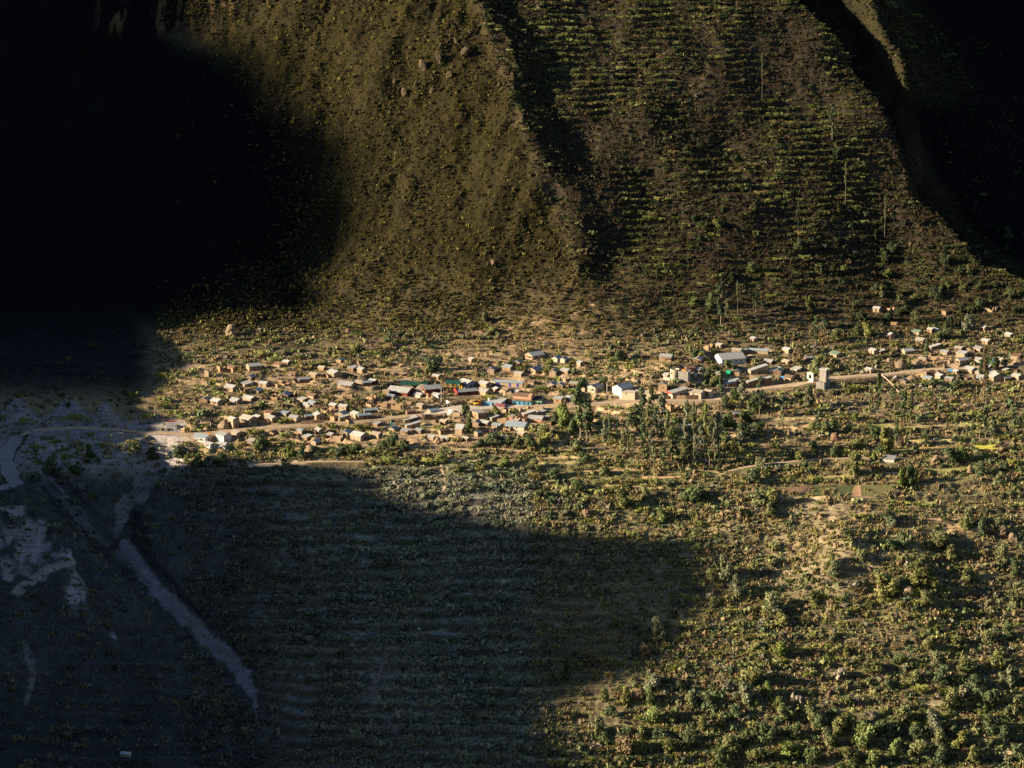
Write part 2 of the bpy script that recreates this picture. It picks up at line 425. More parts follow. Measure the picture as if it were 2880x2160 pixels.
# ------------------------------------------------------------------ fields: small levelled plots on the lower terraces
FIELDS = [
    ('brown', 'ploughed brown field in front of the dark trees', [(2165, 1379), (2230, 1367), (2290, 1365), (2270, 1387), (2200, 1385)], (0.21, 0.135, 0.085)),
    ('green', 'green crop field beside the ploughed brown field', [(2292, 1366), (2400, 1364), (2396, 1396), (2304, 1398), (2272, 1388)], (0.085, 0.098, 0.042)),
    ('reddish', 'narrow reddish bare strip between the green crop fields', [(2402, 1364), (2420, 1364), (2424, 1399), (2392, 1399)], (0.36, 0.22, 0.13)),
    ('olive', 'olive grass field right of the reddish bare strip', [(2422, 1364), (2500, 1360), (2518, 1378), (2470, 1394), (2426, 1398)], (0.15, 0.14, 0.06)),
    ('yellow', 'bright yellow crop field in the right lower terraces', [(2735, 1253), (2798, 1251), (2806, 1268), (2756, 1270)], (0.50, 0.46, 0.085)),
    ('straw', 'straw coloured stubble field left of the bright yellow field', [(2580, 1258), (2735, 1256), (2752, 1269), (2590, 1268)], (0.42, 0.28, 0.11)),
    ('stubble', 'pale straw patch above the stubble field', [(2598, 1237), (2640, 1235), (2640, 1244), (2610, 1245)], (0.60, 0.45, 0.20)),
    ('patch', 'small yellow patch above the bright yellow field', [(2816, 1225), (2845, 1225), (2842, 1233), (2822, 1233)], (0.50, 0.42, 0.12)),
    ('pale', 'pale bare plot beside the stone hut', [(2496, 1328), (2540, 1326), (2546, 1334), (2462, 1337), (2462, 1331)], (0.60, 0.46, 0.26)),
    ('ochre', 'ochre dry plot at the far right edge', [(2790, 1325), (2890, 1316), (2890, 1330), (2810, 1333)], (0.36, 0.28, 0.07)),
    ('soil', 'bare soil strip below the eucalyptus grove', [(1800, 1341), (1900, 1338), (1950, 1341), (1900, 1346), (1810, 1347)], (0.50, 0.30, 0.15)),
]
FIELDGEO = []
for key, lab, poly, col in FIELDS:
    P, _ = cast([p[0] for p in poly], [p[1] for p in poly])
    FIELDGEO.append((key, lab, P, col))

def level_fields():
    for key, lab, P, col in FIELDGEO:
        A = np.stack([P[:, 0], P[:, 1], np.ones(len(P))], 1)
        cx, cy = P[:, 0].mean(), P[:, 1].mean(); r = np.hypot(P[:, 0] - cx, P[:, 1] - cy).max()
        i0, i1 = np.searchsorted(GX, [cx - r - 4, cx + r + 4]); j0, j1 = np.searchsorted(GY, [cy - r - 4, cy + r + 4])
        xs, ys = XX[j0:j1, i0:i1], YY[j0:j1, i0:i1]
        co, *_ = np.linalg.lstsq(A, P[:, 2], rcond=None)
        zp = np.clip(co[0], -0.2, 0.2) * (xs - cx) + np.clip(co[1], 0.0, 0.3) * (ys - cy) + P[:, 2].mean()
        d, _ = polydist(xs, ys, [(p[0], p[1]) for p in P] + [(P[0, 0], P[0, 1])])
        w = np.where(inpoly(xs, ys, [(p[0], p[1]) for p in P]), 1.0, 1 - sstep(0.8, 3.0, d))
        ZZ[j0:j1, i0:i1] = ZZ[j0:j1, i0:i1] * (1 - w) + zp * w

# ------------------------------------------------------------------ the village: one line per building, read off the photograph
# source crops: key -> (origin x, origin y, scale)
CROPS = {'a': (400, 850, 3.6867), 'b': (900, 900, 5.53), 'c': (1200, 950, 5.53), 'd': (1500, 900, 3.6867), 'e': (1900, 800, 4.424), 'f': (2380, 800, 4.424), 'p': (0, 0, 1.0)}
ROWS = {
    'a1': 'in the top row of the left hamlet', 'a2': 'in the second row of the left hamlet', 'a3': 'in the third row of the left hamlet',
    'a4': 'in the row just above the lower road', 'a5': 'below the lower road at the left end', 'a6': 'in the cluster above the lower road',
    'b1': 'in the row left of the school yard', 'b2': 'around the green sheet roof', 'b3': 'between the school yard and the road',
    'c1': 'in the row on the bare slope', 'c2': 'in the row beside the blue hall', 'c3': 'lining the square', 'c4': 'just below the square', 'c5': 'in the bottom row under the square',
    'd1': 'in the row leading to the white gable house', 'd2': 'around the round tower', 'd3': 'along the road under the round tower',
    'e1': 'in the upper row right of the tower', 'e2': 'in the middle row right of the tower', 'e3': 'in the lower row by the green tarp',
    'f1': 'in the highest row at the right', 'f2': 'in the second row at the right', 'f3': 'in the third row at the right', 'f4': 'above the right-hand road', 'f5': 'below the right-hand road',
}
# crop row xl xc xr yb h type wall roof
HOUSES = '''
a a1 645 690 716 778 75 X tan -
a a1 768 810 918 728 62 X ochre -
a a1 880 940 992 730 52 L ochre brown
a a1 1070 1110 1230 716 56 R tan pale
a a2 843 938 995 932 48 L tan pale
a a2 1010 1062 1145 882 24 LS tan grey
a a2 1203 1283 1312 882 42 L tan pale
a a2 1420 1477 1525 872 46 X ochre -
a a2 1610 1626 1735 840 44 R brown bluish
a a1 1725 1795 1842 784 32 L ochre cream
a a1 1820 1880 1905 708 30 L ochre cream
b a1 100 215 345 900 74 L tan pale
a a3 700 780 845 1072 45 L tan pale
a a3 902 982 1030 1060 44 L tan pale
a a3 1035 1125 1188 1034 34 L tan pale
a a3 1290 1400 1460 1016 38 X ochre -
a a3 1645 1730 1790 1112 40 L tan pale
a a3 1708 1772 1826 1082 34 L tan bluish
a a3 1845 1912 1966 1158 54 X ochre -
a a4 885 942 998 1300 92 L tan pale
a a4 1000 1105 1190 1262 50 L tan cream
a a4 1125 1192 1256 1232 40 L tan pale
a a4 1265 1345 1410 1252 52 L tan pale
a a4 1675 1696 1770 1216 38 R brown bluish
a a4 1765 1806 1886 1226 58 L tan pale
a a4 2030 2046 2150 1246 52 RS tan grey
a a4 1945 1992 2030 1246 62 LF ochre brown
a a5 520 652 716 1456 52 L white bluish
a a5 635 702 760 1516 42 L white pale
a a5 770 862 884 1520 48 L white pale
a a5 755 846 920 1462 84 L white grey
a a5 915 978 1050 1412 56 L tan cream
a a5 1085 1152 1172 1480 44 LS tan cream
a a5 1600 1652 1676 1382 56 L tan bluish
a a5 1785 1832 1882 1366 42 L tan pale
a a5 1975 2058 2076 1448 60 X tan -
p a5 983 1014 1036 1241 15 L tan pale
p a5 1042 1064 1076 1234 13 L tan cream
b b1 568 652 722 832 66 L ochre pale
b b1 265 482 562 1078 66 L tan pale
b b1 540 642 692 1012 42 L tan cream
b b1 648 668 802 1032 62 R brown bluish
b b1 755 852 902 1002 62 L maroon pale
b b2 1745 1836 1886 932 62 L ochre pale
b b2 1030 1356 1480 1192 66 L maroon pale
b b2 1568 1640 1892 1132 58 R maroon grey
b b2 1478 1700 1770 1142 24 LS cream cream
b b2 1440 1556 1632 1212 44 L cream pale
b b2 1740 1836 1896 1217 52 L white pale
b b2 975 1072 1084 1148 46 LF ochre cream
b a6 285 402 446 1422 84 L tan pale
b a6 460 552 662 1532 66 L tan pale
b a6 568 606 792 1552 72 R brown bluish
b a6 660 694 900 1452 48 R brown bluish
b a6 892 1042 1062 1342 58 X ochre -
b a6 1105 1256 1302 1396 80 X ochre -
b a6 1338 1420 1436 1322 60 X ochre -
b a6 1330 1356 1486 1470 54 R brown rusty
b b3 1555 1616 1930 1562 86 X brown -
b b3 1655 1722 1862 1462 46 R tan bluish
b b3 1265 1312 1515 1602 40 RS tan pale
b b3 1322 1348 1562 1690 44 RS tan grey
b b3 700 800 950 1362 40 X ochre -
c c1 645 694 772 388 52 L tan pale
c c1 1020 1096 1112 442 48 X ochre -
c c1 1350 1442 1492 448 72 R tan grey
c c1 1530 1642 1835 348 72 R tan pale
c c1 1940 2032 2102 378 62 R cream bluish
c c1 2065 2146 2215 393 62 R cream bluish
c c1 940 1046 1092 572 84 R tan grey
c c1 1565 1692 1792 572 72 R tan bluish
c c1 1905 2006 2052 604 84 R tan grey
c c2 480 622 778 794 84 L blue pale
c c2 795 922 1012 778 62 L tan pale
c c2 1045 1490 1510 772 72 L tan bluish
c c2 1570 1662 1702 732 46 L tan brown
c c2 1870 1976 2032 782 58 R tan grey
c c2 2005 2112 2152 792 58 R tan bluish
c c2 430 482 795 902 62 R maroon grey
c c2 800 918 1002 902 66 L tan pale
c c2 1025 1062 1162 862 62 L brown pale
c c2 1350 1412 1472 884 50 L tan pale
c c3 1970 2090 2122 1032 86 LS ochre pale
c c4 705 798 932 1262 92 LF ochre grey
c c4 1478 1512 1702 1242 56 RS ochre pale
c c4 1640 1702 1852 1224 44 RS tan pale
c c4 1630 1782 1822 1164 72 X tan -
c c4 1180 1240 1300 1172 76 X tan -
c c4 1420 1460 1540 1160 70 X tan -
c c4 1545 1580 1640 1130 60 X tan -
c c4 415 527 547 1312 68 X ochre -
c c4 960 1012 1126 1292 46 RS tan grey
c c4 1055 1242 1262 1312 56 X ochre -
c c4 1572 1792 1842 1314 54 L peach pale
c c4 1768 1792 1906 1296 44 RS tan bluish
c c5 1770 1932 1946 1382 66 LF ochre brown
c c5 1210 1512 1602 1446 62 L cream bluish
c c5 760 1002 1022 1462 64 X ochre -
c c5 440 547 592 1512 100 L tan pale
c c5 750 792 852 1542 72 R tan grey
c c5 175 217 312 1512 72 R tan brown
c c5 340 402 440 1462 50 X tan -
d d1 370 456 472 702 42 LS tan cream
d d1 475 532 602 742 50 R tan bluish
d d1 548 642 732 757 58 R cream grey
d d1 820 914 1037 787 84 R white bluish
d d1 915 1052 1066 802 56 L cream cream
d d1 1055 1226 1250 808 52 L cream cream
d d1 335 416 440 852 50 L tan pale
d d2 1305 1426 1462 428 48 L tan grey
d d2 1295 1382 1396 742 76 R ochre grey
d d2 1565 1590 1680 540 44 R brown rusty
d d2 450 486 530 484 44 L tan grey
d d3 1400 1442 1604 802 48 RS cream red
d d3 1610 1736 1790 812 58 L cream cream
d d3 1768 1832 1876 792 50 L cream cream
d d3 1375 1426 1502 962 78 X ochre -
d d3 2050 2082 2166 1012 44 R brown grey
d d3 1508 1540 1640 1152 34 RS tan bluish
e e1 925 968 1042 722 46 L tan pale
e e1 350 412 466 818 60 X ochre -
e e1 500 556 612 802 52 L tan pale
e e1 700 808 830 878 64 L tan cream
e e1 805 822 896 872 44 RS brown bluish
e e1 915 1150 1166 868 46 L tan bluish
e e1 1330 1402 1462 862 52 L tan pale
e e2 490 577 880 1002 72 R white pale
e e2 1325 1392 1452 994 28 L tan cream
e e2 1600 1622 1716 948 28 R brown grey
e e2 1925 2002 2102 912 42 L tan green
e e3 500 562 612 1156 48 L tan green
e e3 905 936 1152 1124 56 RS tan pale
e e3 1150 1166 1312 1110 36 RS tan pale
e e3 885 902 1082 1254 42 RS brown pale
e e3 1035 1062 1202 1230 42 RS brown pale
e e3 655 672 792 1244 32 RS brown grey
e e3 615 642 762 1276 30 RS brown bluish
e e3 1350 1432 1502 1204 44 L tan brown
f f1 335 407 442 347 52 L tan pale
f f1 500 546 602 328 34 X ochre -
f f1 1190 1238 1302 384 50 R ochre brown
f f1 1725 1817 1902 344 56 X ochre -
f f1 555 627 637 508 44 X ochre -
f f1 1515 1530 1578 348 56 X ochre -
f f2 515 546 612 678 60 L tan pale
f f2 820 902 967 632 40 L tan green
f f2 1010 1062 1097 612 58 L ochre pale
f f2 1065 1110 1196 607 36 L ochre bluish
f f2 1680 1717 1776 582 50 L ochre pale
f f2 1980 2036 2106 668 44 L tan pale
f f3 285 342 412 872 48 L tan pale
f f3 405 422 472 872 42 RS brown pale
f f3 695 732 852 867 40 R tan pale
f f3 1035 1060 1180 812 26 RS brown pale
f f3 1590 1662 1742 842 44 L tan grey
f f4 1360 1412 1532 1008 66 R tan pale
f f4 1605 1672 1692 984 56 L white pale
f f4 1870 1932 1986 968 34 L cream cream
f f4 1735 1777 1816 1064 44 L white pale
f f4 240 302 352 1108 54 L tan pale
f f4 1215 1402 1420 1034 34 X tan -
f f5 540 602 657 1194 34 L tan pale
f f5 1115 1167 1242 1188 54 L tan pale
f f5 1325 1372 1416 1114 36 L tan pale
f f5 1475 1562 1642 1114 58 L tan pale
f f5 1120 1152 1212 1120 44 X brown -
f f5 1790 1832 1976 1218 76 L tan pale
f f5 1960 1972 2052 1218 60 R tan grey
f f5 2065 2142 2215 1194 56 L tan pale
f f5 2020 2126 2136 1114 50 LF ochre brown
f f5 1625 1702 1732 1194 52 L white pale
f f5 940 1000 1014 1122 44 X tan -
p e3 2484 2514 2522 1301 9 LS white grey
'''
ORD = 'first second third fourth fifth sixth seventh eighth ninth tenth eleventh twelfth thirteenth fourteenth fifteenth sixteenth seventeenth eighteenth nineteenth twentieth'.split()
WALLWORD = {'tan': 'tan adobe', 'ochre': 'ochre adobe', 'brown': 'brown mud-walled', 'white': 'whitewashed', 'cream': 'cream walled', 'grey': 'grey concrete', 'maroon': 'maroon painted',
            'blue': 'slate-blue', 'sky': 'sky-blue', 'mint': 'mint green', 'peach': 'peach rendered'}
ROOFWORD = {'pale': 'pale tin', 'grey': 'grey tin', 'bluish': 'bluish tin', 'rusty': 'rusty tin', 'cream': 'cream', 'brown': 'brown', 'red': 'red-edged grey', 'green': 'greenish'}
hs = []
for ln in HOUSES.strip().splitlines():
    w = ln.split()
    ox, oy, sc = CROPS[w[0]]
    xl, xc, xr = [ox + float(q) / sc for q in w[2:5]]
    hs.append(dict(row=w[1], xl=xl, xc=xc, xr=xr, yb=oy + float(w[5]) / sc, h=float(w[6]) / sc, typ=w[7], wall=w[8], roof=w[9]))
# the smaller outbuildings and ruins that fill the gaps between the houses
_r = random.Random(404)
for row_, n_, (xa, xb, ya, yb) in (('a4', 5, (760, 1000, 1170, 1192)), ('a5', 6, (560, 980, 1222, 1262)), ('a6', 7, (940, 1240, 1118, 1172)), ('b1', 6, (700, 1080, 1020, 1085)), ('b3', 7, (1060, 1260, 1180, 1240)), ('a3', 5, (560, 900, 1090, 1140)),
                                  ('c2', 5, (1330, 1620, 1040, 1110)), ('c4', 6, (1270, 1560, 1150, 1215)), ('c5', 5, (1240, 1480, 1215, 1250)), ('d2', 5, (1840, 1990, 1010, 1090)), ('e3', 6, (2020, 2260, 1020, 1080)), ('f3', 5, (2420, 2800, 960, 1000)), ('f4', 6, (2560, 2870, 1000, 1032)), ('f5', 8, (2540, 2870, 1045, 1080))):
    k_ = 0; tries = 0
    while k_ < n_ and tries < 400:
        tries += 1; x_, y_ = _r.uniform(xa, xb), _r.uniform(ya, yb)
        if any(abs(x_ - h['xc']) < 24 and abs(y_ - h['yb']) < 15 for h in hs): continue
        rd = min(float(polydist(np.array([x_]), np.array([y_ - 4.0]), r_[2])[0][0]) for r_ in ROADS)
        if rd < 15 or (1190 < x_ < 1500 and 1130 < y_ < 1168): continue
        wl_ = _r.uniform(13, 24); wr_ = _r.uniform(7, 15); ty = _r.choice(['L', 'L', 'R', 'LS', 'X', 'L'])
        hs.append(dict(row=row_, xl=x_ - wl_, xc=x_, xr=x_ + wr_, yb=y_, h=_r.uniform(8, 11.5), typ=ty, wall=_r.choice(['tan', 'ochre', 'tan', 'brown']), roof=_r.choice(['pale', 'grey', 'bluish', 'cream', 'pale', 'rusty']))); k_ += 1
_P, _T = cast([h['xc'] for h in hs], [h['yb'] for h in hs])
for h, p, t in zip(hs, _P, _T):
    m = t / FOC
    wl = (h['xc'] - h['xl']) * m; wr = max(0.4, (h['xr'] - h['xc']) * m)
    k = 1.3 if h['typ'][0] == 'L' else (1 / 1.3 if h['typ'][0] == 'R' else 1.0)
    al = math.atan2(wr * k, wl)
    al = min(max(al, math.radians(17)), math.radians(70))
    h['LA'] = max(1.2, wl / math.cos(al)); h['LB'] = max(wr / math.sin(al), 2.2 if h['typ'] == 'X' else 3.2)
    if h['typ'][0] == 'R': h['LA'] = max(h['LA'], 3.0)
    h['H'] = max(1.5, 0.9 * h['h'] * m / math.cos(DEL)); h['al'] = al
    ax = np.array([math.cos(al), -math.sin(al)]); bx = np.array([math.sin(al), math.cos(al)])
    h['c'] = p[:2] - ax * h['LA'] / 2 + bx * h['LB'] / 2
    h['z'] = p[2]
grade_roads(); level_fields()
for h in hs:
    pad(h['c'][0], h['c'][1], 0.55 * math.hypot(h['LA'], h['LB']), h['z'] - 0.05, 1.45)
grade_roads()

# ------------------------------------------------------------------ ground colours (soils, rock and dry grass, with shade and haze tones painted in)
PX, PY, _TT = project(XX, YY, ZZ)
def lay(col, w, rgb):
    return col * (1 - w[..., None]) + np.asarray(rgb, float) * w[..., None]
n_big = fbm(XX, YY, 60, 3, 71); n_mid = fbm(XX, YY, 14, 3, 72); n_fine = fbm(XX, YY, 4.0, 3, 73)
COL = np.zeros(XX.shape + (3,)); COL[:] = (0.115, 0.088, 0.050)
COL = lay(COL, sstep(-0.1, 0.4, n_big) * 0.6, (0.15, 0.113, 0.062))
COL = lay(COL, sstep(0.1, 0.5, n_mid) * 0.6, (0.075, 0.07, 0.034))
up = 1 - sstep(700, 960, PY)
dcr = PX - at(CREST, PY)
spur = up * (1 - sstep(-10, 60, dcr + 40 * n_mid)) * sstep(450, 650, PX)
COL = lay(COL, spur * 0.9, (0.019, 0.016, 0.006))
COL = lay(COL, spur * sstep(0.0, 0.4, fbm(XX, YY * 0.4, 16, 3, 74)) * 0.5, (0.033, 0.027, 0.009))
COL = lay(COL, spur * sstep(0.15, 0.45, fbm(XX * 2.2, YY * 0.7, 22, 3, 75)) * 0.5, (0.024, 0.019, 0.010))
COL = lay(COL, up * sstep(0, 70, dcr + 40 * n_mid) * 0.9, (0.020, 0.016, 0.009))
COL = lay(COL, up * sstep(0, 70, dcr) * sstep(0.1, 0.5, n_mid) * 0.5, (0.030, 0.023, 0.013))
# bare foot of the spur and village ground
foot = np.exp(-((PX - 1480) / 330.0) ** 2 - ((PY - 945) / 60.0) ** 2)
COL = lay(COL, np.clip(foot * (0.7 + n_mid), 0, 1), (0.19, 0.132, 0.064))
vil = sstep(960, 1010, PY + 20 * n_mid) * (1 - sstep(1255, 1300, PY + 40 * n_mid)) * sstep(420, 480, PX)
vil = vil * (1 - 0.55 * sstep(1950, 2150, PX) * 1.0) * sstep(-0.35, 0.2, n_mid + 0.3 * n_fine + 0.35 * np.exp(-((PX - 1500) / 420.0) ** 2))
COL = lay(COL, np.clip(vil, 0, 1) * 0.85, (0.25, 0.178, 0.104))
pale = np.exp(-((PX - 1720) / 190.0) ** 2 - ((PY - 1150) / 45.0) ** 2)
COL = lay(COL, np.clip(pale * (0.9 + 0.6 * n_mid), 0, 0.9), (0.42, 0.30, 0.17))
# lit slope below the village, grey-brown stony ground on the right
low = sstep(1290, 1400, PY)
COL = lay(COL, low * sstep(1400, 1700, PX) * 0.5 * sstep(-0.3, 0.3, n_mid), (0.16, 0.12, 0.078))
COL = lay(COL, sstep(1240, 1310, PY + 20 * n_mid) * np.clip(0.62 - 0.5 * n_big, 0, 1), (0.118, 0.112, 0.050))
st = np.exp(-((PX - 2330) / 330.0) ** 2 - ((PY - 1530) / 130.0) ** 2)
COL = lay(COL, np.clip(st * (0.8 + n_mid), 0, 0.9), (0.22, 0.172, 0.105))
# the slope below the village, left: scrubland with the lower shadow's tones painted in
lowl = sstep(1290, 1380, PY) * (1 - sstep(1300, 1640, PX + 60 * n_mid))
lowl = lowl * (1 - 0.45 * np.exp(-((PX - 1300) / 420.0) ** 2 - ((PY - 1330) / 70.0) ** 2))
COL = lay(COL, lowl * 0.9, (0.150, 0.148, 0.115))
COL = lay(COL, lowl * (1 - sstep(650, 900, PX)) * 0.85, (0.032, 0.034, 0.036))  # left and bottom darkened further, shade painted into the ground
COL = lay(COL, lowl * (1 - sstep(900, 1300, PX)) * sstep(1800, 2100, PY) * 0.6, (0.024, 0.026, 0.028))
COL = lay(COL, lowl * sstep(0.1, 0.5, n_mid) * (0.06 + 0.54 * sstep(650, 950, PX)), (0.17, 0.167, 0.15))
# shade painted near-black into the ground: upper left and the ravine on the right
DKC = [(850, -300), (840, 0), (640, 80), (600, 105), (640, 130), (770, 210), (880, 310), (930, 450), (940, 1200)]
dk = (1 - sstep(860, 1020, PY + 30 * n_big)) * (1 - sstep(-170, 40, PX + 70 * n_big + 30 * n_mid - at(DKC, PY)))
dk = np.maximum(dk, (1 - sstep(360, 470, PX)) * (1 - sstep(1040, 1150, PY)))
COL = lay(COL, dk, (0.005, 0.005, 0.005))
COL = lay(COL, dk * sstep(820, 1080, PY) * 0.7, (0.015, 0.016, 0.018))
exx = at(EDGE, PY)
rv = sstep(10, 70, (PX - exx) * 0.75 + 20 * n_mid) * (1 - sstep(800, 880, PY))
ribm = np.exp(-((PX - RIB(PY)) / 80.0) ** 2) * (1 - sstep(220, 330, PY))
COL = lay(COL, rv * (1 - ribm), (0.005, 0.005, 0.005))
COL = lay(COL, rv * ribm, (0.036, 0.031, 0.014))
# dry-stone terrace walls and turf, their contrast painted stronger to mimic light and shade
cutm = (1 - sstep(560, 700, PX)) * sstep(1000, 1100, PY)
gyy = np.gradient(ZZ, axis=0) / np.gradient(YY, axis=0)
wallm = np.where(PY < 930, sstep(1.05, 1.6, gyy), sstep(0.75, 1.3, gyy) * (1 - cutm)) * (1 - dk) * (1 - rv) * (PY > -50)
turf = np.where(PY < 930, 1 - sstep(0.15, 0.5, gyy), 0.6 * (1 - sstep(0.08, 0.3, gyy))) * (1 - dk) * (1 - rv) * (1 - spur)
COL = lay(COL, turf * np.clip(0.35 + 0.5 * n_big + 0.3 * lowl, 0, 0.9) * sstep(-0.45, 0.25, fbm(XX, YY, 22, 3, 78)) * (1 - 0.8 * np.clip(vil, 0, 1)) * (1 - cutm), np.where((PY < 930)[..., None], (0.060, 0.053, 0.020), np.where((lowl > 0.3)[..., None], (0.25, 0.25, 0.215), (0.165, 0.150, 0.062))))
COL = lay(COL, wallm * 0.7 * (1 - spur), (0.045, 0.036, 0.026))
# rock streaks in the top left, painted lighter as if sunlit
tl = (1 - sstep(60, 150, PY)) * sstep(250, 330, PX) * (1 - sstep(820, 930, PX)) * (1 - sstep(-20, 40, PY - np.interp(PX, [600, 720, 850, 950], [110, 70, 40, 0]) + 30))
COL = lay(COL, tl * sstep(0.16, 0.3, fbm(XX * 4, YY * 0.6, 20, 4, 76)), (0.10, 0.066, 0.028))
# bare cut, scree and landslide chute on the left
cut = sstep(1160, 1200, PY + 14 * n_mid) * (1 - sstep(1300, 1350, PY + 20 * n_mid)) * (1 - sstep(500, 560, PX))
COL = lay(COL, cut * 0.9, (0.165, 0.15, 0.145))
for cx, cy, w in ((45, 1165, 52), (195, 1165, 56), (295, 1180, 40)):
    tri = np.clip(1.3 - np.abs(PX - cx) / (w * np.clip((PY - (cy - 55)) / 60.0, 0.02, 1.3)), 0, 1) * sstep(cy - 60, cy - 40, PY) * (1 - sstep(1215, 1240, PY))
    COL = lay(COL, np.clip(tri * 2.2, 0, 1) * 0.85, (0.135, 0.122, 0.12))
def band(pts, widths, rgb, k=1.0, wob=0.45):
    global COL
    d, u = polydist(PX, PY, pts)
    w = np.interp(u, np.linspace(0, 1, len(widths)), widths) * (1 + wob * n_mid + wob * 0.8 * n_fine)
    COL = lay(COL, k * (1 - sstep(0.85, 1.05, d / np.maximum(w, 1))), rgb)
band([(135, 1335), (230, 1425), (325, 1512)], [6, 11, 10], (0.16, 0.15, 0.148), 0.95, 0.6)
band([(350, 1530), (400, 1600), (480, 1690), (560, 1765), (640, 1840), (690, 1905), (715, 1960), (722, 2020)], [18, 24, 32, 30, 28, 24, 12, 3], (0.155, 0.148, 0.152), 0.95, 0.5)
band([(445, 1280), (400, 1370), (350, 1430), (335, 1490)], [44, 30, 24, 12], (0.15, 0.135, 0.13), 0.9)
band([(100, 1350), (200, 1440), (300, 1530), (420, 1640)], [20, 14, 10, 6], (0.10, 0.094, 0.094), 0.8)
band([(150, 1330), (240, 1425), (330, 1525), (300, 1560), (200, 1470), (120, 1370)], [10, 14, 10, 12, 14, 8], (0.022, 0.023, 0.02), 0.8, 0.8)  # this dark band and the next paint gully shade beside the chute
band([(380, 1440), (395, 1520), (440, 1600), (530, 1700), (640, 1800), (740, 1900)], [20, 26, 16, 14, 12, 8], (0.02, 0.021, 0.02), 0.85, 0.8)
sh = inpoly(PX, PY, [(-80, 1430), (110, 1420), (190, 1490), (210, 1600), (300, 1720), (330, 1800), (240, 1760), (120, 1700), (40, 1640), (-80, 1600)]).astype(float)
COL = lay(COL, sh * sstep(-0.05, 0.35, fbm(XX, YY * 0.6, 13, 4, 77) + 0.25 * n_fine) * 0.9, (0.27, 0.24, 0.225))
band([(50, 1660), (130, 1600), (200, 1580)], [16, 16, 12], (0.24, 0.21, 0.19))
band([(68, 1805), (85, 1850), (95, 1900), (75, 1980)], [7, 12, 8, 6], (0.13, 0.115, 0.11))
band([(980, 1698), (1000, 1730), (1015, 1755)], [10, 12, 5], (0.17, 0.145, 0.13), 0.9)
band([(1070, 1865), (1060, 1900), (1048, 1930), (1060, 1955)], [9, 13, 10, 6], (0.16, 0.135, 0.12), 0.9)
band([(1030, 1780), (1045, 1835)], [5, 6], (0.12, 0.105, 0.095), 0.8)
band([(1075, 2000), (1110, 2060), (1160, 2110), (1080, 2150)], [8, 6, 5, 7], (0.13, 0.11, 0.10), 0.7)
band([(725, 1565), (775, 1560), (820, 1570), (895, 1575)], [10, 16, 13, 7], (0.12, 0.105, 0.097), 0.8)
band([(600, 1390), (640, 1440), (620, 1490)], [14, 16, 8], (0.11, 0.098, 0.092), 0.7)
band([(870, 1690), (910, 1680), (940, 1690)], [8, 12, 6], (0.13, 0.112, 0.10), 0.8)
band([(565, 1945), (590, 1985)], [12, 9], (0.09, 0.084, 0.084), 0.7)
band([(1440, 2145), (1540, 2135), (1625, 2135)], [8, 9, 6], (0.26, 0.19, 0.15), 0.8)
band([(860, 1300), (760, 1305), (640, 1312)], [6, 7, 5], (0.33, 0.26, 0.19), 0.8)
# trodden paths and rutted earth in the light
for pts, wd in (([(1330, 935), (1420, 925), (1520, 905), (1600, 890), (1680, 850)], [4, 7, 5, 3]), ([(1250, 1055), (1310, 1040), (1420, 1058), (1520, 1056), (1650, 1058)], [4, 6, 6, 4]),
                ([(1690, 1080), (1760, 1040), (1840, 1020), (1930, 1030)], [5, 7, 6, 4]), ([(1740, 1060), (1800, 1090), (1850, 1110)], [6, 8, 7]),
                ([(1600, 960), (1640, 930), (1700, 920)], [6, 6, 4]), ([(2560, 1495), (2700, 1480), (2770, 1478)], [4, 6, 4]), ([(2560, 1465), (2700, 1455)], [4, 5]),
                ([(2360, 1475), (2420, 1450), (2440, 1420)], [6, 14, 8]), ([(700, 1255), (850, 1250), (980, 1240)], [12, 18, 10]), ([(1150, 1240), (1220, 1215), (1260, 1230)], [10, 20, 14]),
                ([(1640, 1330), (1740, 1322), (1790, 1322)], [4, 6, 4]), ([(2120, 1215), (2300, 1195), (2450, 1185)], [3, 5, 3]), ([(2440, 1205), (2640, 1195), (2860, 1190)], [4, 6, 5]),
                ([(2380, 1160), (2540, 1135), (2640, 1120)], [3, 5, 4]), ([(2500, 1080), (2580, 1062), (2620, 1068)], [6, 16, 8]), ([(1660, 1180), (1760, 1200), (1850, 1230)], [16, 26, 16]),
                ([(1560, 1200), (1660, 1160), (1740, 1160)], [12, 18, 14]), ([(520, 1215), (600, 1180), (650, 1175), (720, 1190)], [12, 18, 18, 8]), ([(2560, 1000), (2640, 1010), (2800, 1000)], [5, 8, 6])):
    band(pts, wd, (0.30, 0.205, 0.115), 0.85)
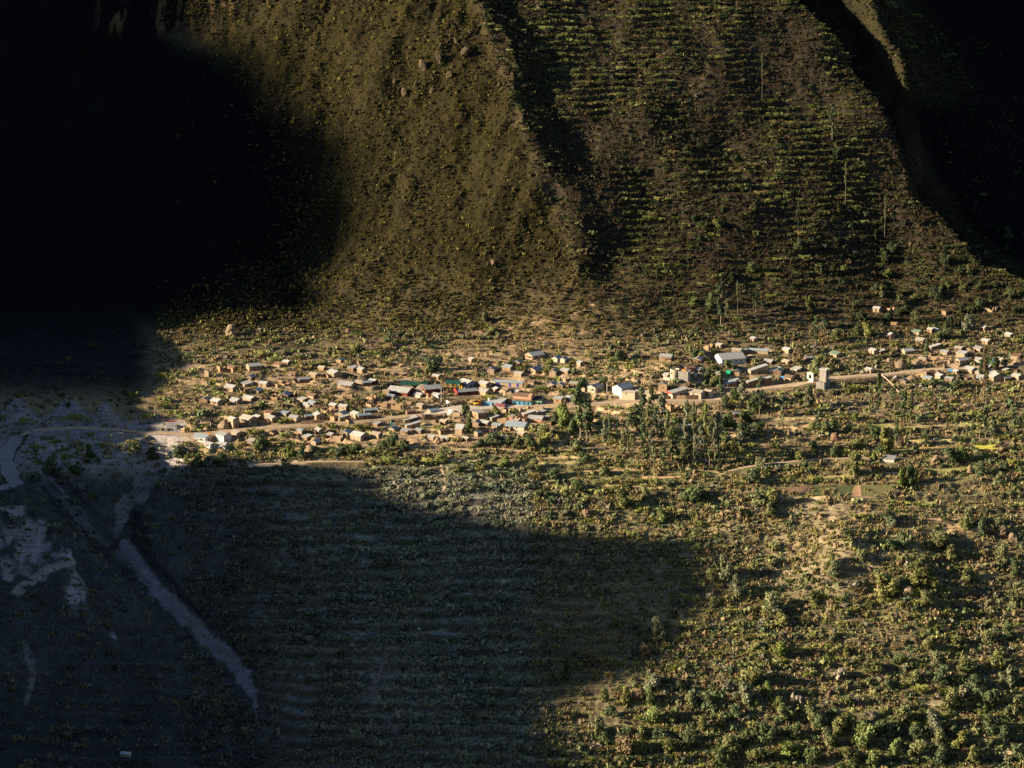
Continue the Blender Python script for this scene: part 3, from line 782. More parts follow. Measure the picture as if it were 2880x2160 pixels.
STRIPS = [([(2450, 1272), (2520, 1268), (2590, 1263)], 5, (0.16, 0.165, 0.055)), ([(2560, 1240), (2640, 1238), (2700, 1241)], 4, (0.33, 0.27, 0.095)), ([(2300, 1342), (2370, 1338), (2440, 1340)], 4, (0.26, 0.22, 0.085)), ([(2150, 1182), (2240, 1176), (2330, 1178)], 4, (0.30, 0.225, 0.11)),
          ([(2330, 1201), (2420, 1195), (2500, 1197)], 4, (0.22, 0.21, 0.065)), ([(2490, 1206), (2620, 1198), (2760, 1192)], 4, (0.27, 0.215, 0.10)), ([(2650, 1166), (2710, 1160), (2770, 1159)], 5, (0.36, 0.30, 0.085)), ([(2700, 1192), (2800, 1196), (2890, 1197)], 4, (0.25, 0.24, 0.075)), ([(2600, 1322), (2700, 1317), (2790, 1318)], 5, (0.20, 0.19, 0.065)),
          ([(1640, 1327), (1720, 1322), (1800, 1323)], 3, (0.30, 0.22, 0.10)), ([(1480, 1307), (1580, 1301), (1690, 1302)], 4, (0.30, 0.225, 0.105)), ([(1500, 1291), (1570, 1286), (1640, 1287)], 4, (0.27, 0.205, 0.10)), ([(2040, 1431), (2090, 1426), (2140, 1427)], 3, (0.30, 0.22, 0.115)), ([(1700, 1362), (1780, 1368), (1860, 1373)], 4, (0.30, 0.215, 0.11)),
          ([(1840, 1290), (1940, 1318), (2030, 1330)], 3, (0.26, 0.20, 0.10)), ([(2170, 1393), (2250, 1399), (2320, 1400)], 5, (0.36, 0.265, 0.15)), ([(1900, 1230), (1990, 1222), (2080, 1226)], 4, (0.26, 0.19, 0.10)), ([(2560, 1500), (2690, 1490), (2760, 1488)], 4, (0.36, 0.24, 0.12)), ([(1880, 2120), (2040, 2105), (2180, 2092)], 5, (0.26, 0.235, 0.07)), ([(1830, 2080), (1980, 2062), (2100, 2052)], 4, (0.22, 0.195, 0.07)),
          ([(2600, 1980), (2680, 1972), (2740, 1976)], 7, (0.26, 0.20, 0.12)), ([(2820, 2118), (2880, 2122)], 8, (0.36, 0.26, 0.15)), ([(1150, 1300), (1250, 1292), (1340, 1296)], 3, (0.30, 0.23, 0.12)), ([(1290, 1265), (1390, 1262), (1480, 1268)], 4, (0.28, 0.21, 0.12))]
STRIPM = np.zeros(XX.shape, bool)
for pts, wd, rgb in STRIPS:
    d_, _ = polydist(PX, PY, pts); ww = wd * (1 + 0.5 * n_mid + 0.5 * n_fine)
    COL = lay(COL, 0.9 * (1 - sstep(0.8, 1.1, d_ / np.maximum(ww, 1))), rgb); STRIPM |= d_ < ww * 0.8
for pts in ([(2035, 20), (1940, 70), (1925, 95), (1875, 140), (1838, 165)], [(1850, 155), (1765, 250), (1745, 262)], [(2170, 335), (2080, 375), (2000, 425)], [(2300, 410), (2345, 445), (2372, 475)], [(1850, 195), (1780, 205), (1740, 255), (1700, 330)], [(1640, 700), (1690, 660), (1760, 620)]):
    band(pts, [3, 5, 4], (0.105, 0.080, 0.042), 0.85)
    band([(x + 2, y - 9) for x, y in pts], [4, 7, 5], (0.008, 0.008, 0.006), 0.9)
CHUTE = polydist(PX, PY, [(350, 1530), (480, 1690), (640, 1840), (715, 1960)])[0]
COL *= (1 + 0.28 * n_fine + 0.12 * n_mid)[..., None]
COL *= (1 + 0.55 * sstep(820, 1080, PY + 60 * n_mid) * (1 - 0.9 * lowl))[..., None]  # lower half brightened in the colour to stand in for haze
COL = np.clip(COL, 0.003, 0.8)

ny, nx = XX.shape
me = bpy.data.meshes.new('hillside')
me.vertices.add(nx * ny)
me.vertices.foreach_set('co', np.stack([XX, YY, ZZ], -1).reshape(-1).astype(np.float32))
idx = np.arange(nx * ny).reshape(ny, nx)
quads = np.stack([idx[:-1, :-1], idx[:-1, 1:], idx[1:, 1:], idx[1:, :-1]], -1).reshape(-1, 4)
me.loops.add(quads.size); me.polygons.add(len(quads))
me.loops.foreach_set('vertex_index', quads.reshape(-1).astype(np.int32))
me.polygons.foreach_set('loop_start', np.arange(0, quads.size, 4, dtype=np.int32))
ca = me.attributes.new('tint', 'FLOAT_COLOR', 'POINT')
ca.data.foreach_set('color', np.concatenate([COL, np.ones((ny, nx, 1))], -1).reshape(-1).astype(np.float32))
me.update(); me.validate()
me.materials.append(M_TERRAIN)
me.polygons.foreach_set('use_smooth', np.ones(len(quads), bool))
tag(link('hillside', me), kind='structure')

# roads as sheets laid on the graded ground
M_ROAD = mat_simple('pale_dirt_road', (0.42, 0.31, 0.20), rough=0.95, var=0.34, scale=0.5, spec=0.05)
M_TRACK = mat_simple('grey_dirt_track', (0.23, 0.21, 0.205), rough=0.95, var=0.2, scale=0.35, spec=0.05)
for kind, nm, X, Y, Z, hw in ROADGEO:
    tx = np.gradient(X); ty = np.gradient(Y); L = np.hypot(tx, ty); nxv, nyv = -ty / L, tx / L
    b = MB(); vs = []; fs = []
    K = 5
    for k in range(len(X)):
        for q in range(K):
            o = (q / (K - 1) * 2 - 1) * hw * (1 + 0.12 * math.sin(k * 0.9 + q) + 0.2 * math.sin(k * 0.37 + 2.1 * q + hw))
            x, y = X[k] + nxv[k] * o, Y[k] + nyv[k] * o
            vs.append((x, y, max(float(ground(x, y)), Z[k] - 0.3) + 0.10 + (0.05 if nm == 'plaza road' else 0) + (0.03 if nm == 'upper road' else 0)))
    for k in range(len(X) - 1):
        for q in range(K - 1):
            fs.append((k * K + q, k * K + q + 1, (k + 1) * K + q + 1, (k + 1) * K + q))
    b.add(vs, fs)
    tag(b.build(kind, M_TRACK if nm == 'switchback' else M_ROAD), kind='structure')
# the open square: a wide patch of the same pale dirt
sqp = [(1205, 1157), (1262, 1143), (1330, 1137), (1420, 1139), (1480, 1141), (1440, 1147), (1370, 1151), (1330, 1160), (1245, 1166), (1190, 1166)]
P, _ = cast([p[0] for p in sqp], [p[1] for p in sqp])
def sheet(name, P, mat, dz=0.12, step=1.2):
    poly = [(p[0], p[1]) for p in P]
    x0, y0 = P[:, 0].min(), P[:, 1].min(); x1, y1 = P[:, 0].max(), P[:, 1].max()
    import bmesh
    bm = bmesh.new()
    f = bm.faces.new([bm.verts.new((p[0], p[1], 0)) for p in poly])
    for k in range(1, int((x1 - x0) / step) + 1):
        bmesh.ops.bisect_plane(bm, geom=bm.verts[:] + bm.edges[:] + bm.faces[:], plane_co=(x0 + k * step, 0, 0), plane_no=(1, 0, 0))
    for k in range(1, int((y1 - y0) / step) + 1):
        bmesh.ops.bisect_plane(bm, geom=bm.verts[:] + bm.edges[:] + bm.faces[:], plane_co=(0, y0 + k * step, 0), plane_no=(0, 1, 0))
    xy = np.array([(v.co.x, v.co.y) for v in bm.verts])
    z = ground(xy[:, 0], xy[:, 1]) + dz
    for v, zz in zip(bm.verts, z): v.co.z = zz
    bmesh.ops.recalc_face_normals(bm, faces=bm.faces)
    if sum(f.normal.z for f in bm.faces) < 0: bmesh.ops.reverse_faces(bm, faces=bm.faces)
    me = bpy.data.meshes.new(name); bm.to_mesh(me); bm.free(); me.materials.append(mat)
    return link(name, me)
tag(sheet('village_square', P, mat_simple('pale_square_dirt', (0.50, 0.42, 0.33), rough=0.95, var=0.15, scale=0.3, spec=0.05), 0.24), kind='structure')
for key, lab, Pf, col in FIELDGEO:
    mt = mat_simple('field_' + key, col, rough=0.95, var=0.3, scale=0.7, spec=0.05)
    tag(sheet('field', Pf, mt, 0.16), lab, kind='structure')

# ------------------------------------------------------------------ the mountain to the left that shades the slope: its skyline as the sun sees it
SKYLINE = [(280, -240), (340, -90), (440, 0), (640, 50), (760, 100), (850, 165), (910, 240), (955, 320), (980, 420), (990, 520), (990, 610), (960, 690), (905, 760), (820, 810), (700, 850), (560, 880),
           (430, 905), (375, 945), (372, 1000), (385, 1060), (408, 1120), (440, 1175), (480, 1225), (510, 1265), (545, 1290), (720, 1305), (930, 1320), (1080, 1355), (1240, 1400), (1480, 1432), (1700, 1475), (1900, 1515), (1985, 1590),
           (2015, 1660), (2005, 1740), (1965, 1815), (1890, 1868), (1770, 1905), (1670, 1935), (1590, 1970), (1560, 2020), (1580, 2070), (1620, 2140), (1640, 2250)]
TDIST = [(-240, 2900), (300, 2800), (600, 2300), (800, 1500), (870, 900), (920, 380), (960, 250), (1270, 250), (1310, 480), (1400, 900), (1700, 1050), (2300, 1000)]
sk = []
for k in range(len(SKYLINE) - 1):
    (ax, ay), (bx, by) = SKYLINE[k], SKYLINE[k + 1]
    n = max(2, int(math.hypot(bx - ax, by - ay) / 22))
    for i in range(n): sk.append((ax + (bx - ax) * i / n, ay + (by - ay) * i / n))
sk = np.array(sk)
P, _ = cast(sk[:, 0], sk[:, 1])
td = np.interp(sk[:, 1], [t[0] for t in TDIST], [t[1] for t in TDIST])
Q = P + SDIR[None, :] * td[:, None]
perp = np.array([-SDIR[1] * 0 + math.sin(SUN_PHI), -math.cos(SUN_PHI)])      # horizontal, across the sun direction
a = Q[:, 0] * perp[0] + Q[:, 1] * perp[1]
order = np.argsort(a); Q = Q[order]; a = a[order]
jit = 9.0 * vnoise(a / 48.0, a * 0, 3) + 5.0 * vnoise(a / 17.0, a * 0, 4) + 2.4 * vnoise(a / 7.0, a * 0, 5) + 1.0 * vnoise(a / 2.6, a * 0, 6)
Q[:, 2] += jit
# continue the ridge out of sight at both ends
q0 = [Q[0] + np.array([-180, 330, 130]), Q[0] + np.array([-60, 130, 55])]
q1 = [Q[-1] + np.array([-40, -120, 0]), Q[-1] + np.array([-120, -300, -90])]
if a[0] > a[-1]: pass
if Q[0][1] > Q[-1][1]:
    Q = np.concatenate([q0, Q, q1])
else:
    Q = np.concatenate([[q1[1], q1[0]], Q, [q0[1], q0[0]]])
b = MB(); vs = []; fs = []
K = 9
off = [-330, -200, -90, -25, 0, 12, 40, 75, 120]
fall = [420, 240, 100, 26, 0, 40, 130, 240, 420]
for k in range(len(Q)):
    for o, fl in zip(off, fall):
        vs.append((Q[k][0] + o * 1.0, Q[k][1], Q[k][2] - fl + (10 * math.sin(k * 0.7 + o) if fl > 60 else 0)))
for k in range(len(Q) - 1):
    for q in range(K - 1):
        fs.append((k * K + q, k * K + q + 1, (k + 1) * K + q + 1, (k + 1) * K + q))
b.add(vs, fs)
M_CLIFF = mat_simple('dark_cliff', (0.05, 0.045, 0.04), var=0.4, scale=0.05, spec=0.05)
tag(b.build('mountain', M_CLIFF), kind='structure')

# ------------------------------------------------------------------ houses
rnd = random.Random(11)
CODEG = 'houses of the hillside village'
def gable_walls(b, LA, LB, H, rise, along):
    """walls with gables; along = direction of the ridge"""
    if along == 'x':
        b.prism([(-LB / 2, -1.8), (LB / 2, -1.8), (LB / 2, H), (0, H + rise), (-LB / 2, H)], -LA / 2, LA / 2, 'x')
    else:
        b.prism([(-LA / 2, -1.8), (LA / 2, -1.8), (LA / 2, H), (0, H + rise), (-LA / 2, H)], -LB / 2, LB / 2, 'y')
def gable_roof(b, LA, LB, H, rise, along, oh=0.42, th=0.10):
    half = (LB if along == 'x' else LA) / 2; L = (LA if along == 'x' else LB) / 2
    sl = rise / half; e = half + oh; z0 = H - sl * oh + 0.03
    poly = [(-e, z0), (0, H + rise + 0.03), (e, z0), (e, z0 + th), (0, H + rise + 0.03 + th), (-e, z0 + th)]
    b.prism(poly, -L - oh * 0.7, L + oh * 0.7, along)
    # ridge cap
    b.prism([(-0.18, H + rise + th), (0.18, H + rise + th), (0.1, H + rise + th + 0.08), (-0.1, H + rise + th + 0.08)], -L - oh * 0.6, L + oh * 0.6, along)
def shed_walls(b, LA, LB, H, rise):
    b.prism([(-LB / 2, -1.8), (LB / 2, -1.8), (LB / 2, H + rise), (-LB / 2, H)], -LA / 2, LA / 2, 'x')
def shed_roof(b, LA, LB, H, rise, oh=0.35, th=0.10):
    s = rise / LB
    y0, y1 = -LB / 2 - oh, LB / 2 + oh
    z0, z1 = H - s * oh + 0.03, H + rise + s * oh + 0.03
    b.prism([(y0, z0), (y1, z1), (y1, z1 + th), (y0, z0 + th)], -LA / 2 - oh, LA / 2 + oh, 'x')
def opening(name, mat, parent, face, u, z0, w, h, LA, LB, proud=0.05):
    b = MB()
    if face == 'A': b.box(u - w / 2, u + w / 2, -LB / 2 - proud, -LB / 2 + 0.04, z0, z0 + h)
    else: b.box(LA / 2 - 0.04, LA / 2 + proud, u - w / 2, u + w / 2, z0, z0 + h)
    return b.build(name, mat, parent)
def ruin_mesh(LA, LB, H, seed):
    r = random.Random(seed); b = MB(); t = 0.42
    def run(x0, y0, x1, y1, gap):
        L = math.hypot(x1 - x0, y1 - y0); n = max(2, int(L / 0.9)); hv = H * r.uniform(0.75, 1.0)
        for i in range(n):
            a0, a1 = i / n, (i + 1) / n
            hv = min(H * 1.15, max(H * 0.35, hv + r.uniform(-0.22, 0.22) * H))
            if gap and abs((a0 + a1) / 2 - gap) < 0.5 / n * 1.2: hh = H * 0.12
            else: hh = hv
            xa, ya, xb, yb = x0 + (x1 - x0) * a0, y0 + (y1 - y0) * a0, x0 + (x1 - x0) * a1, y0 + (y1 - y0) * a1
            if abs(x1 - x0) > abs(y1 - y0): b.box(min(xa, xb), max(xa, xb), y0 - t / 2, y0 + t / 2, -1.8, hh)
            else: b.box(x0 - t / 2, x0 + t / 2, min(ya, yb), max(ya, yb), -1.8, hh)
    run(-LA / 2, -LB / 2, LA / 2, -LB / 2, 0)
    run(LA / 2, -LB / 2 + t, LA / 2, LB / 2 - t, 0.5 if LB > 3 else 0)
    run(-LA / 2, LB / 2, LA / 2, LB / 2, 0.4)
    run(-LA / 2, -LB / 2 + t, -LA / 2, LB / 2 - t, 0)
    return b
rows = {}
for h in hs: rows.setdefault(h['row'], []).append(h)
for rk, lst in rows.items():
    for k, h in enumerate(sorted(lst, key=lambda q: q['xc'])): h['ord'] = k
for hi, h in enumerate(hs):
    LA, LB, H = h['LA'], h['LB'], h['H']
    ruin = h['typ'] == 'X'
    size = 'long' if max(LA, LB) > 11 else ('small' if max(LA, LB) < 5 else '')
    if ruin:
        nm, cat = 'ruined_house', 'ruin'
        desc = '%s %s ruin without a roof' % (ORD[h['ord']], WALLWORD[h['wall']])
    else:
        nm, cat = ('shed' if h['typ'][1:] == 'S' else 'house'), ('shed' if h['typ'][1:] == 'S' else 'house')
        if h['typ'][1:] == 'S' : desc = '%s %s lean-to with %s roof' % (ORD[h['ord']], WALLWORD[h['wall']], ROOFWORD[h['roof']])
        else: desc = '%s %s house with %s roof' % (ORD[h['ord']], WALLWORD[h['wall']], ROOFWORD[h['roof']])
    desc = desc.replace(ORD[h['ord']], ORD[h['ord']] + ' from left,', 1) + ' ' + ROWS[h['row']]
    for a_, b_ in ((' adobe', ''), (' painted', ''), (' tin roof', ' roof'), (' roof in', '-roof in'), ('in the row leading to the white gable house', 'by the white gable house'), (' walled', ''), (' in the cluster', ''), ('from left,', 'from left'), (' in the row', ''), (' roof', '-roofed')):
        if len(desc.split()) > 16: desc = desc.replace(a_, b_)
    e = thing(nm, (h['c'][0], h['c'][1], h['z']), -h['al'])
    tag(e, desc, cat, CODEG)
    h['obj'] = e
    wm = WALLS[h['wall']]
    if ruin:
        ruin_mesh(LA, LB, H, hi).build('wall', wm, e); continue
    rm = ROOFS['grey' if h['roof'] == 'red' else h['roof']]
    bw, br = MB(), MB()
    if len(h['typ']) == 1:
        along = 'x' if h['typ'] == 'L' else 'y'
        span = LB if along == 'x' else LA
        rise = span / 2 * rnd.uniform(0.36, 0.46)
        gable_walls(bw, LA, LB, H, rise, along); gable_roof(br, LA, LB, H, rise, along)
    elif h['typ'][1] == 'S':
        rise = LB * rnd.uniform(0.16, 0.24)
        shed_walls(bw, LA, LB, H, rise); shed_roof(br, LA, LB, H, rise)
    else:
        bw.box(-LA / 2, LA / 2, -LB / 2, LB / 2, -1.8, H); br.box(-LA / 2 - 0.2, LA / 2 + 0.2, -LB / 2 - 0.2, LB / 2 + 0.2, H + 0.005, H + 0.2)
    bw.build('wall', wm, e); br.build('roof', rm, e)
    if h['roof'] == 'red':
        b = MB(); b.prism([(-LB / 2 - 1.3, H - 0.55), (-LB / 2 - 0.36, H - 0.2), (-LB / 2 - 0.36, H - 0.12), (-LB / 2 - 1.3, H - 0.45)], -LA / 2 - 0.2, LA / 2 + 0.2, 'x'); b.build('awning', M_RED, e)
    dm = M_DOORS['blue'] if (h['row'] == 'c2' and LA > 12) else M_DOORS['red'] if h['row'] in ('d2',) and h['typ'] == 'R' else M_DOORS['brown']
    if h['row'] == 'c2' and LA > 12:                         # the school block: three blue doors
        for u in (-0.34, 0.06, 0.33): opening('door', dm, e, 'A', u * LA, 0.05, 1.3, min(2.2, H - 0.3), LA, LB)
    elif LA >= LB * 0.8 and LA > 3:
        opening('door', dm, e, 'A' if rnd.random() < 0.35 else 'B', rnd.uniform(-0.15, 0.15) * min(LA, LB), 0.05, 0.95, min(1.95, H - 0.2), LA, LB)
        if H > 2.3 and rnd.random() < 0.6: opening('window', M_DARK, e, 'A', rnd.uniform(-0.25, 0.25) * LA, H * 0.48, 0.75, 0.7, LA, LB)
    else:
        opening('door', dm, e, 'B', rnd.uniform(-0.25, 0.1) * LB, 0.05, 0.95, min(1.95, H - 0.2), LA, LB)
        if H > 2.3: opening('window', M_DARK, e, 'B', 0.32 * LB, H * 0.45, 0.8, 0.75, LA, LB)
        if h['row'].startswith('d1') and H > 2.3: opening('window', M_DARK, e, 'A', 0.0, H * 0.62, 1.0, 0.6, LA, LB)
    if rnd.random() < 0.34 and LA > 3.4 and H > 1.9:        # lean-to porch on posts
        q = rnd.uniform(0.4, 0.8) * LA / 2; c0 = rnd.uniform(-0.15, 0.15) * LA; dp = rnd.uniform(1.2, 1.9)
        b = MB(); b.prism([(-LB / 2 - dp, H * 0.62), (-LB / 2 - 0.02, H * 0.80), (-LB / 2 - 0.02, H * 0.80 + 0.08), (-LB / 2 - dp, H * 0.62 + 0.08)], c0 - q, c0 + q, 'x'); b.build('porch_roof', ROOFS[rnd.choice(['grey', 'rusty', 'brown', 'pale'])], e)
        for u in (c0 - q + 0.15, c0 + q - 0.15):
            b = MB(); b.box(u - 0.07, u + 0.07, -LB / 2 - dp + 0.05, -LB / 2 - dp + 0.19, -1.5, H * 0.62); b.build('porch_post', M_WOOD, e)
    if LB > 9:
        for u in (-0.38, 0.1): opening('window', M_DARK, e, 'B', u * LB, H * 0.42, 0.9, 0.8, LA, LB)
    if h['row'] == 'c5' and LA > 10:
        for u in (-0.35, -0.1, 0.12): opening('window', M_DARK, e, 'A', u * LA, H * 0.4, 0.9, 0.9, LA, LB)
    if h['wall'] == 'maroon' and h['row'] == 'c2':           # bright red fascia boards on the gable
        half = LA / 2; rise2 = half * 0.42
        b = MB(); b.prism([(-half - 0.5, H - 0.45), (0, H + rise2 - 0.15), (half + 0.5, H - 0.45), (half + 0.5, H + 0.05), (0, H + rise2 + 0.45), (-half - 0.5, H + 0.05)], -LB / 2 - 0.55, -LB / 2 - 0.33, 'y')
        b.build('fascia', M_RED, e)

# ------------------------------------------------------------------ the buildings that differ from the rest
def spot(px, py, yaw=0.0, name='thing', sink=0.0):
    p, t = cast1(px, py)
    e = thing(name, (p[0], p[1], p[2] - sink), yaw)
    return e, t / FOC
def yawdeg(d): return math.radians(d)
# round tower house
e, m = spot(1898, 1064, yawdeg(-20), 'tower_house')
tag(e, 'pale round tower house with a flat wing and orange drying cloths on top', 'house', CODEG)
b = MB(); n = 20
ring = lambda r, z: [(r * math.cos(2 * math.pi * i / n), r * math.sin(2 * math.pi * i / n), z) for i in range(n)]
vs = ring(2.7, -3) + ring(2.7, 5.4) + ring(2.35, 5.4) + ring(2.35, 4.6); fs = []
for k in range(3):
    for i in range(n): fs.append((k * n + i, k * n + (i + 1) % n, (k + 1) * n + (i + 1) % n, (k + 1) * n + i))
fs.append(tuple(3 * n + i for i in range(n))); b.add(vs, fs); b.build('tower', WALLS['cream'], e)
b = MB(); b.box(2.0, 8.2, -1.6, 4.0, -3, 4.4); b.build('wing', WALLS['grey'], e)
b = MB(); b.box(1.8, 8.5, -1.9, 4.3, 4.42, 4.62); b.build('roof', ROOFS['cream'], e)
for a_, z_ in ((-150, 2.6), (-115, 2.6), (-60, 1.2)):
    b = MB(); c_, s_ = math.cos(math.radians(a_)), math.sin(math.radians(a_))
    b.add([(2.72 * c_ - 0.42 * -s_, 2.72 * s_ - 0.42 * c_, z_), (2.72 * c_ + 0.42 * -s_, 2.72 * s_ + 0.42 * c_, z_), (2.72 * c_ + 0.42 * -s_, 2.72 * s_ + 0.42 * c_, z_ + 1.2), (2.72 * c_ - 0.42 * -s_, 2.72 * s_ - 0.42 * c_, z_ + 1.2),
           (2.5 * c_ - 0.42 * -s_, 2.5 * s_ - 0.42 * c_, z_), (2.5 * c_ + 0.42 * -s_, 2.5 * s_ + 0.42 * c_, z_), (2.5 * c_ + 0.42 * -s_, 2.5 * s_ + 0.42 * c_, z_ + 1.2), (2.5 * c_ - 0.42 * -s_, 2.5 * s_ - 0.42 * c_, z_ + 1.2)],
          [(0, 1, 2, 3), (7, 6, 5, 4), (0, 4, 5, 1), (1, 5, 6, 2), (2, 6, 7, 3), (3, 7, 4, 0)]); b.build('window', M_DARK, e)
b = MB(); b.box(-6.0, -2.0, -2.6, -2.1, -4, 0.6); b.box(-6.4, -5.6, -1.0, 0.4, -2, 2.4); b.build('terrace_wall', WALLS['white'], e)
pt = e.location
c = MB(); c.box(3.6, 6.4, 0.0, 2.2, 4.64, 5.0); c.box(4.2, 5.6, 0.4, 1.8, 5.0, 5.35)
o = c.build('cloth', M_ORANGE); o.location = pt; o.rotation_euler = e.rotation_euler
tag(o, 'orange cloths heaped on the roof of the round tower house', 'cloth')
# two-storey brown shop house on the square
e, m = spot(1443, 1139, yawdeg(-24), 'shop_house')
tag(e, 'two-storey brown house with lit gable and blue shop doors on the square', 'house', CODEG)
W, D, H1, H2 = 11.0, 5.2, 2.9, 2.8
b = MB(); b.box(-W + 11, 11, 0, D, -1.5, H1); b.build('ground_floor', WALLS['sky'], e)
b = MB(); b.prism([(0, H1 + 0.004), (D, H1 + 0.004), (D, H1 + H2), (D / 2, H1 + H2 + 1.1), (0, H1 + H2)], 0, W, 'x'); b.build('upper_wall', WALLS['peach'], e)
b = MB(); b.prism([(-0.5, H1 + H2 - 0.22), (D / 2, H1 + H2 + 1.15), (D + 0.4, H1 + H2 - 0.15), (D + 0.4, H1 + H2), (D / 2, H1 + H2 + 1.3), (-0.5, H1 + H2 - 0.08)], -0.1, W - 2.6, 'x'); b.build('roof', ROOFS['brown'], e)
b = MB(); b.box(-0.2, W + 0.2, -1.2, -0.004, H1 + 0.1, H1 + 0.28); b.box(-0.2, W + 0.2, -1.2, -1.1, H1 + 0.28, H1 + 1.1); b.build('balcony', ROOFS['brown'], e)
for u in (1.4, 4.0, 6.7, 9.3):
    b = MB(); b.box(u - 1.0, u + 1.0, -0.05, 0.05, 0.05, 2.4); b.build('shop_door', M_DOORS['teal'], e)
for u in (0.1, 2.7, 5.4, 8.0, 10.8):
    b = MB(); b.box(u - 0.09, u + 0.09, -1.15, -0.97, -0.6, H1 + 0.1); b.build('post', WALLS['sky'], e)
# blue house with maroon awning
e, m = spot(1400, 1141, yawdeg(-30), 'shop_house')
tag(e, 'sky-blue house with pale tin roof and maroon awning on the square', 'house', CODEG)
b = MB(); shed_walls(b, 7.4, 5.6, 2.7, 1.2); b.build('wall', WALLS['sky'], e)
b = MB(); shed_roof(b, 7.4, 5.6, 2.7, 1.2, 0.6); b.build('roof', ROOFS['pale'], e)
b = MB(); b.box(-2.2, -0.9, -2.86, -2.76, 0, 2.1); b.build('door', M_DARK, e)
b = MB(); b.add([(0.4, -2.84, 2.1), (6.4, -2.84, 2.1), (7.0, -5.0, 1.1), (0.2, -5.0, 1.1), (0.4, -2.84, 2.02), (6.4, -2.84, 2.02), (7.0, -5.0, 1.02), (0.2, -5.0, 1.02)],
                [(0, 1, 2, 3), (7, 6, 5, 4), (0, 3, 7, 4), (3, 2, 6, 7), (2, 1, 5, 6), (1, 0, 4, 5)]); b.build('awning', mat_simple('maroon_awning', (0.22, 0.06, 0.06)), e)
for u in (0.4, 6.7):
    b = MB(); b.box(u - 0.05, u + 0.05, -4.95, -4.85, -0.6, 1.05); b.build('awning_post', M_WOOD, e)
# mint green shop
e, m = spot(1508, 1139, yawdeg(-12), 'shop_house')
tag(e, 'mint green shop with dark flat roof right of the brown shop house', 'house', CODEG)
b = MB(); b.box(-2.8, 2.9, 0, 5, -1.2, 2.6); b.build('wall', WALLS['mint'], e)
b = MB(); b.prism([(-0.5, 2.62), (5.2, 4.0), (5.2, 4.12), (-0.5, 2.74)], -3.0, 3.1, 'x'); b.build('roof', mat_simple('dark_roofing', (0.05, 0.045, 0.045)), e)
b = MB(); b.box(1.3, 2.1, -0.05, 0.05, 0, 1.9); b.build('door', M_DARK, e)
b = MB(); b.box(-1.6, -0.7, -0.05, 0.05, 0.8, 1.7); b.build('window', M_DARK, e)
# peach unfinished house
e, m = spot(1476, 1197, yawdeg(-17), 'unfinished_house')
tag(e, 'unfinished peach two-storey house with empty window openings below the square', 'house', CODEG)
r = random.Random(3); b = MB()
b.box(-9.2, 0, 0, 0.35, -1.5, 2.2); b.box(-9.2, -8.9, 0.35, 5, -1.5, 4.4); b.box(-0.32, 0, 0.35, 5, -1.5, 3.6)
for x0, x1, z1 in ((-9.2, -7.0, 4.6), (-6.0, -4.6, 4.3), (-3.6, -2.6, 4.2), (-1.7, 0, 3.7)): b.box(x0, x1, 0, 0.35, 2.2, z1)
b.build('wall', WALLS['peach'], e)
b = MB(); b.box(-9.4, -6.4, -0.2, 4.8, 4.62, 4.74); b.build('roof', ROOFS['pale'], e)
for x0, x1 in ((-6.95, -6.05), (-4.55, -3.65), (-2.5, -1.75)):
    b = MB(); b.box(x0, x1, 0.2, 0.3, 2.22, 3.9); b.build('window', M_DARK, e)
# unfinished concrete tower at the bend
e, m = spot(2316, 1098, yawdeg(-30), 'unfinished_house')
tag(e, 'unfinished grey concrete tower house standing by the bend of the road', 'house', CODEG)
b = MB(); b.box(-4.6, 0.4, 0, 7.5, -4, 4.4); b.build('lower_wall', WALLS['grey'], e)
b = MB(); b.box(-4.2, -0.2, 3.4, 7.4, 4.404, 11.0); b.build('upper_wall', WALLS['grey'], e)
b = MB(); b.box(-4.7, 0.3, 3.0, 7.9, 11.01, 11.25); b.build('roof', WALLS['white'], e)
b = MB(); b.box(-4.25, -4.20, 3.5, 7.3, 4.5, 10.8); b.build('whitewashed_side', WALLS['white'], e)
b = MB(); b.box(-0.22, -0.12, 5.0, 6.3, 8.0, 9.8); b.build('window', M_DARK, e)
for x0, y0 in ((0.0, 0.2), (0.0, 1.6), (-2.2, 0.2)):
    b = MB(); b.box(x0 - 0.15, x0 + 0.15, y0, y0 + 0.3, 4.404, 7.6); b.build('pillar', WALLS['cream'], e)
# white wall with a round opening
e, m = spot(2278, 1074, yawdeg(-38), 'garden_wall')
tag(e, 'whitewashed wall with a round opening behind the big round tree', 'wall')
b = MB(); n = 16; vs = []; fs = []
outer = []
for i in range(n):
    a_ = 2 * math.pi * i / n; ca_, sa_ = math.cos(a_), math.sin(a_); k = 1 / max(abs(ca_), abs(sa_))
    outer.append((2.1 * ca_ * k, 2.6 + 2.8 * sa_ * k))
inner = [(0.95 * math.cos(2 * math.pi * i / n), 3.0 + 1.3 * math.sin(2 * math.pi * i / n)) for i in range(n)]
for y in (0, 0.3): vs += [(x, y, z) for x, z in outer] + [(x, y, z) for x, z in inner]
for i in range(n):
    j = (i + 1) % n
    fs += [(i, j, n + j, n + i), (2 * n + j, 2 * n + i, 3 * n + i, 3 * n + j), (i, 2 * n + i, 2 * n + j, j), (n + j, 3 * n + j, 3 * n + i, n + i)]
b.add(vs, fs); b.build('wall', WALLS['white'], e)
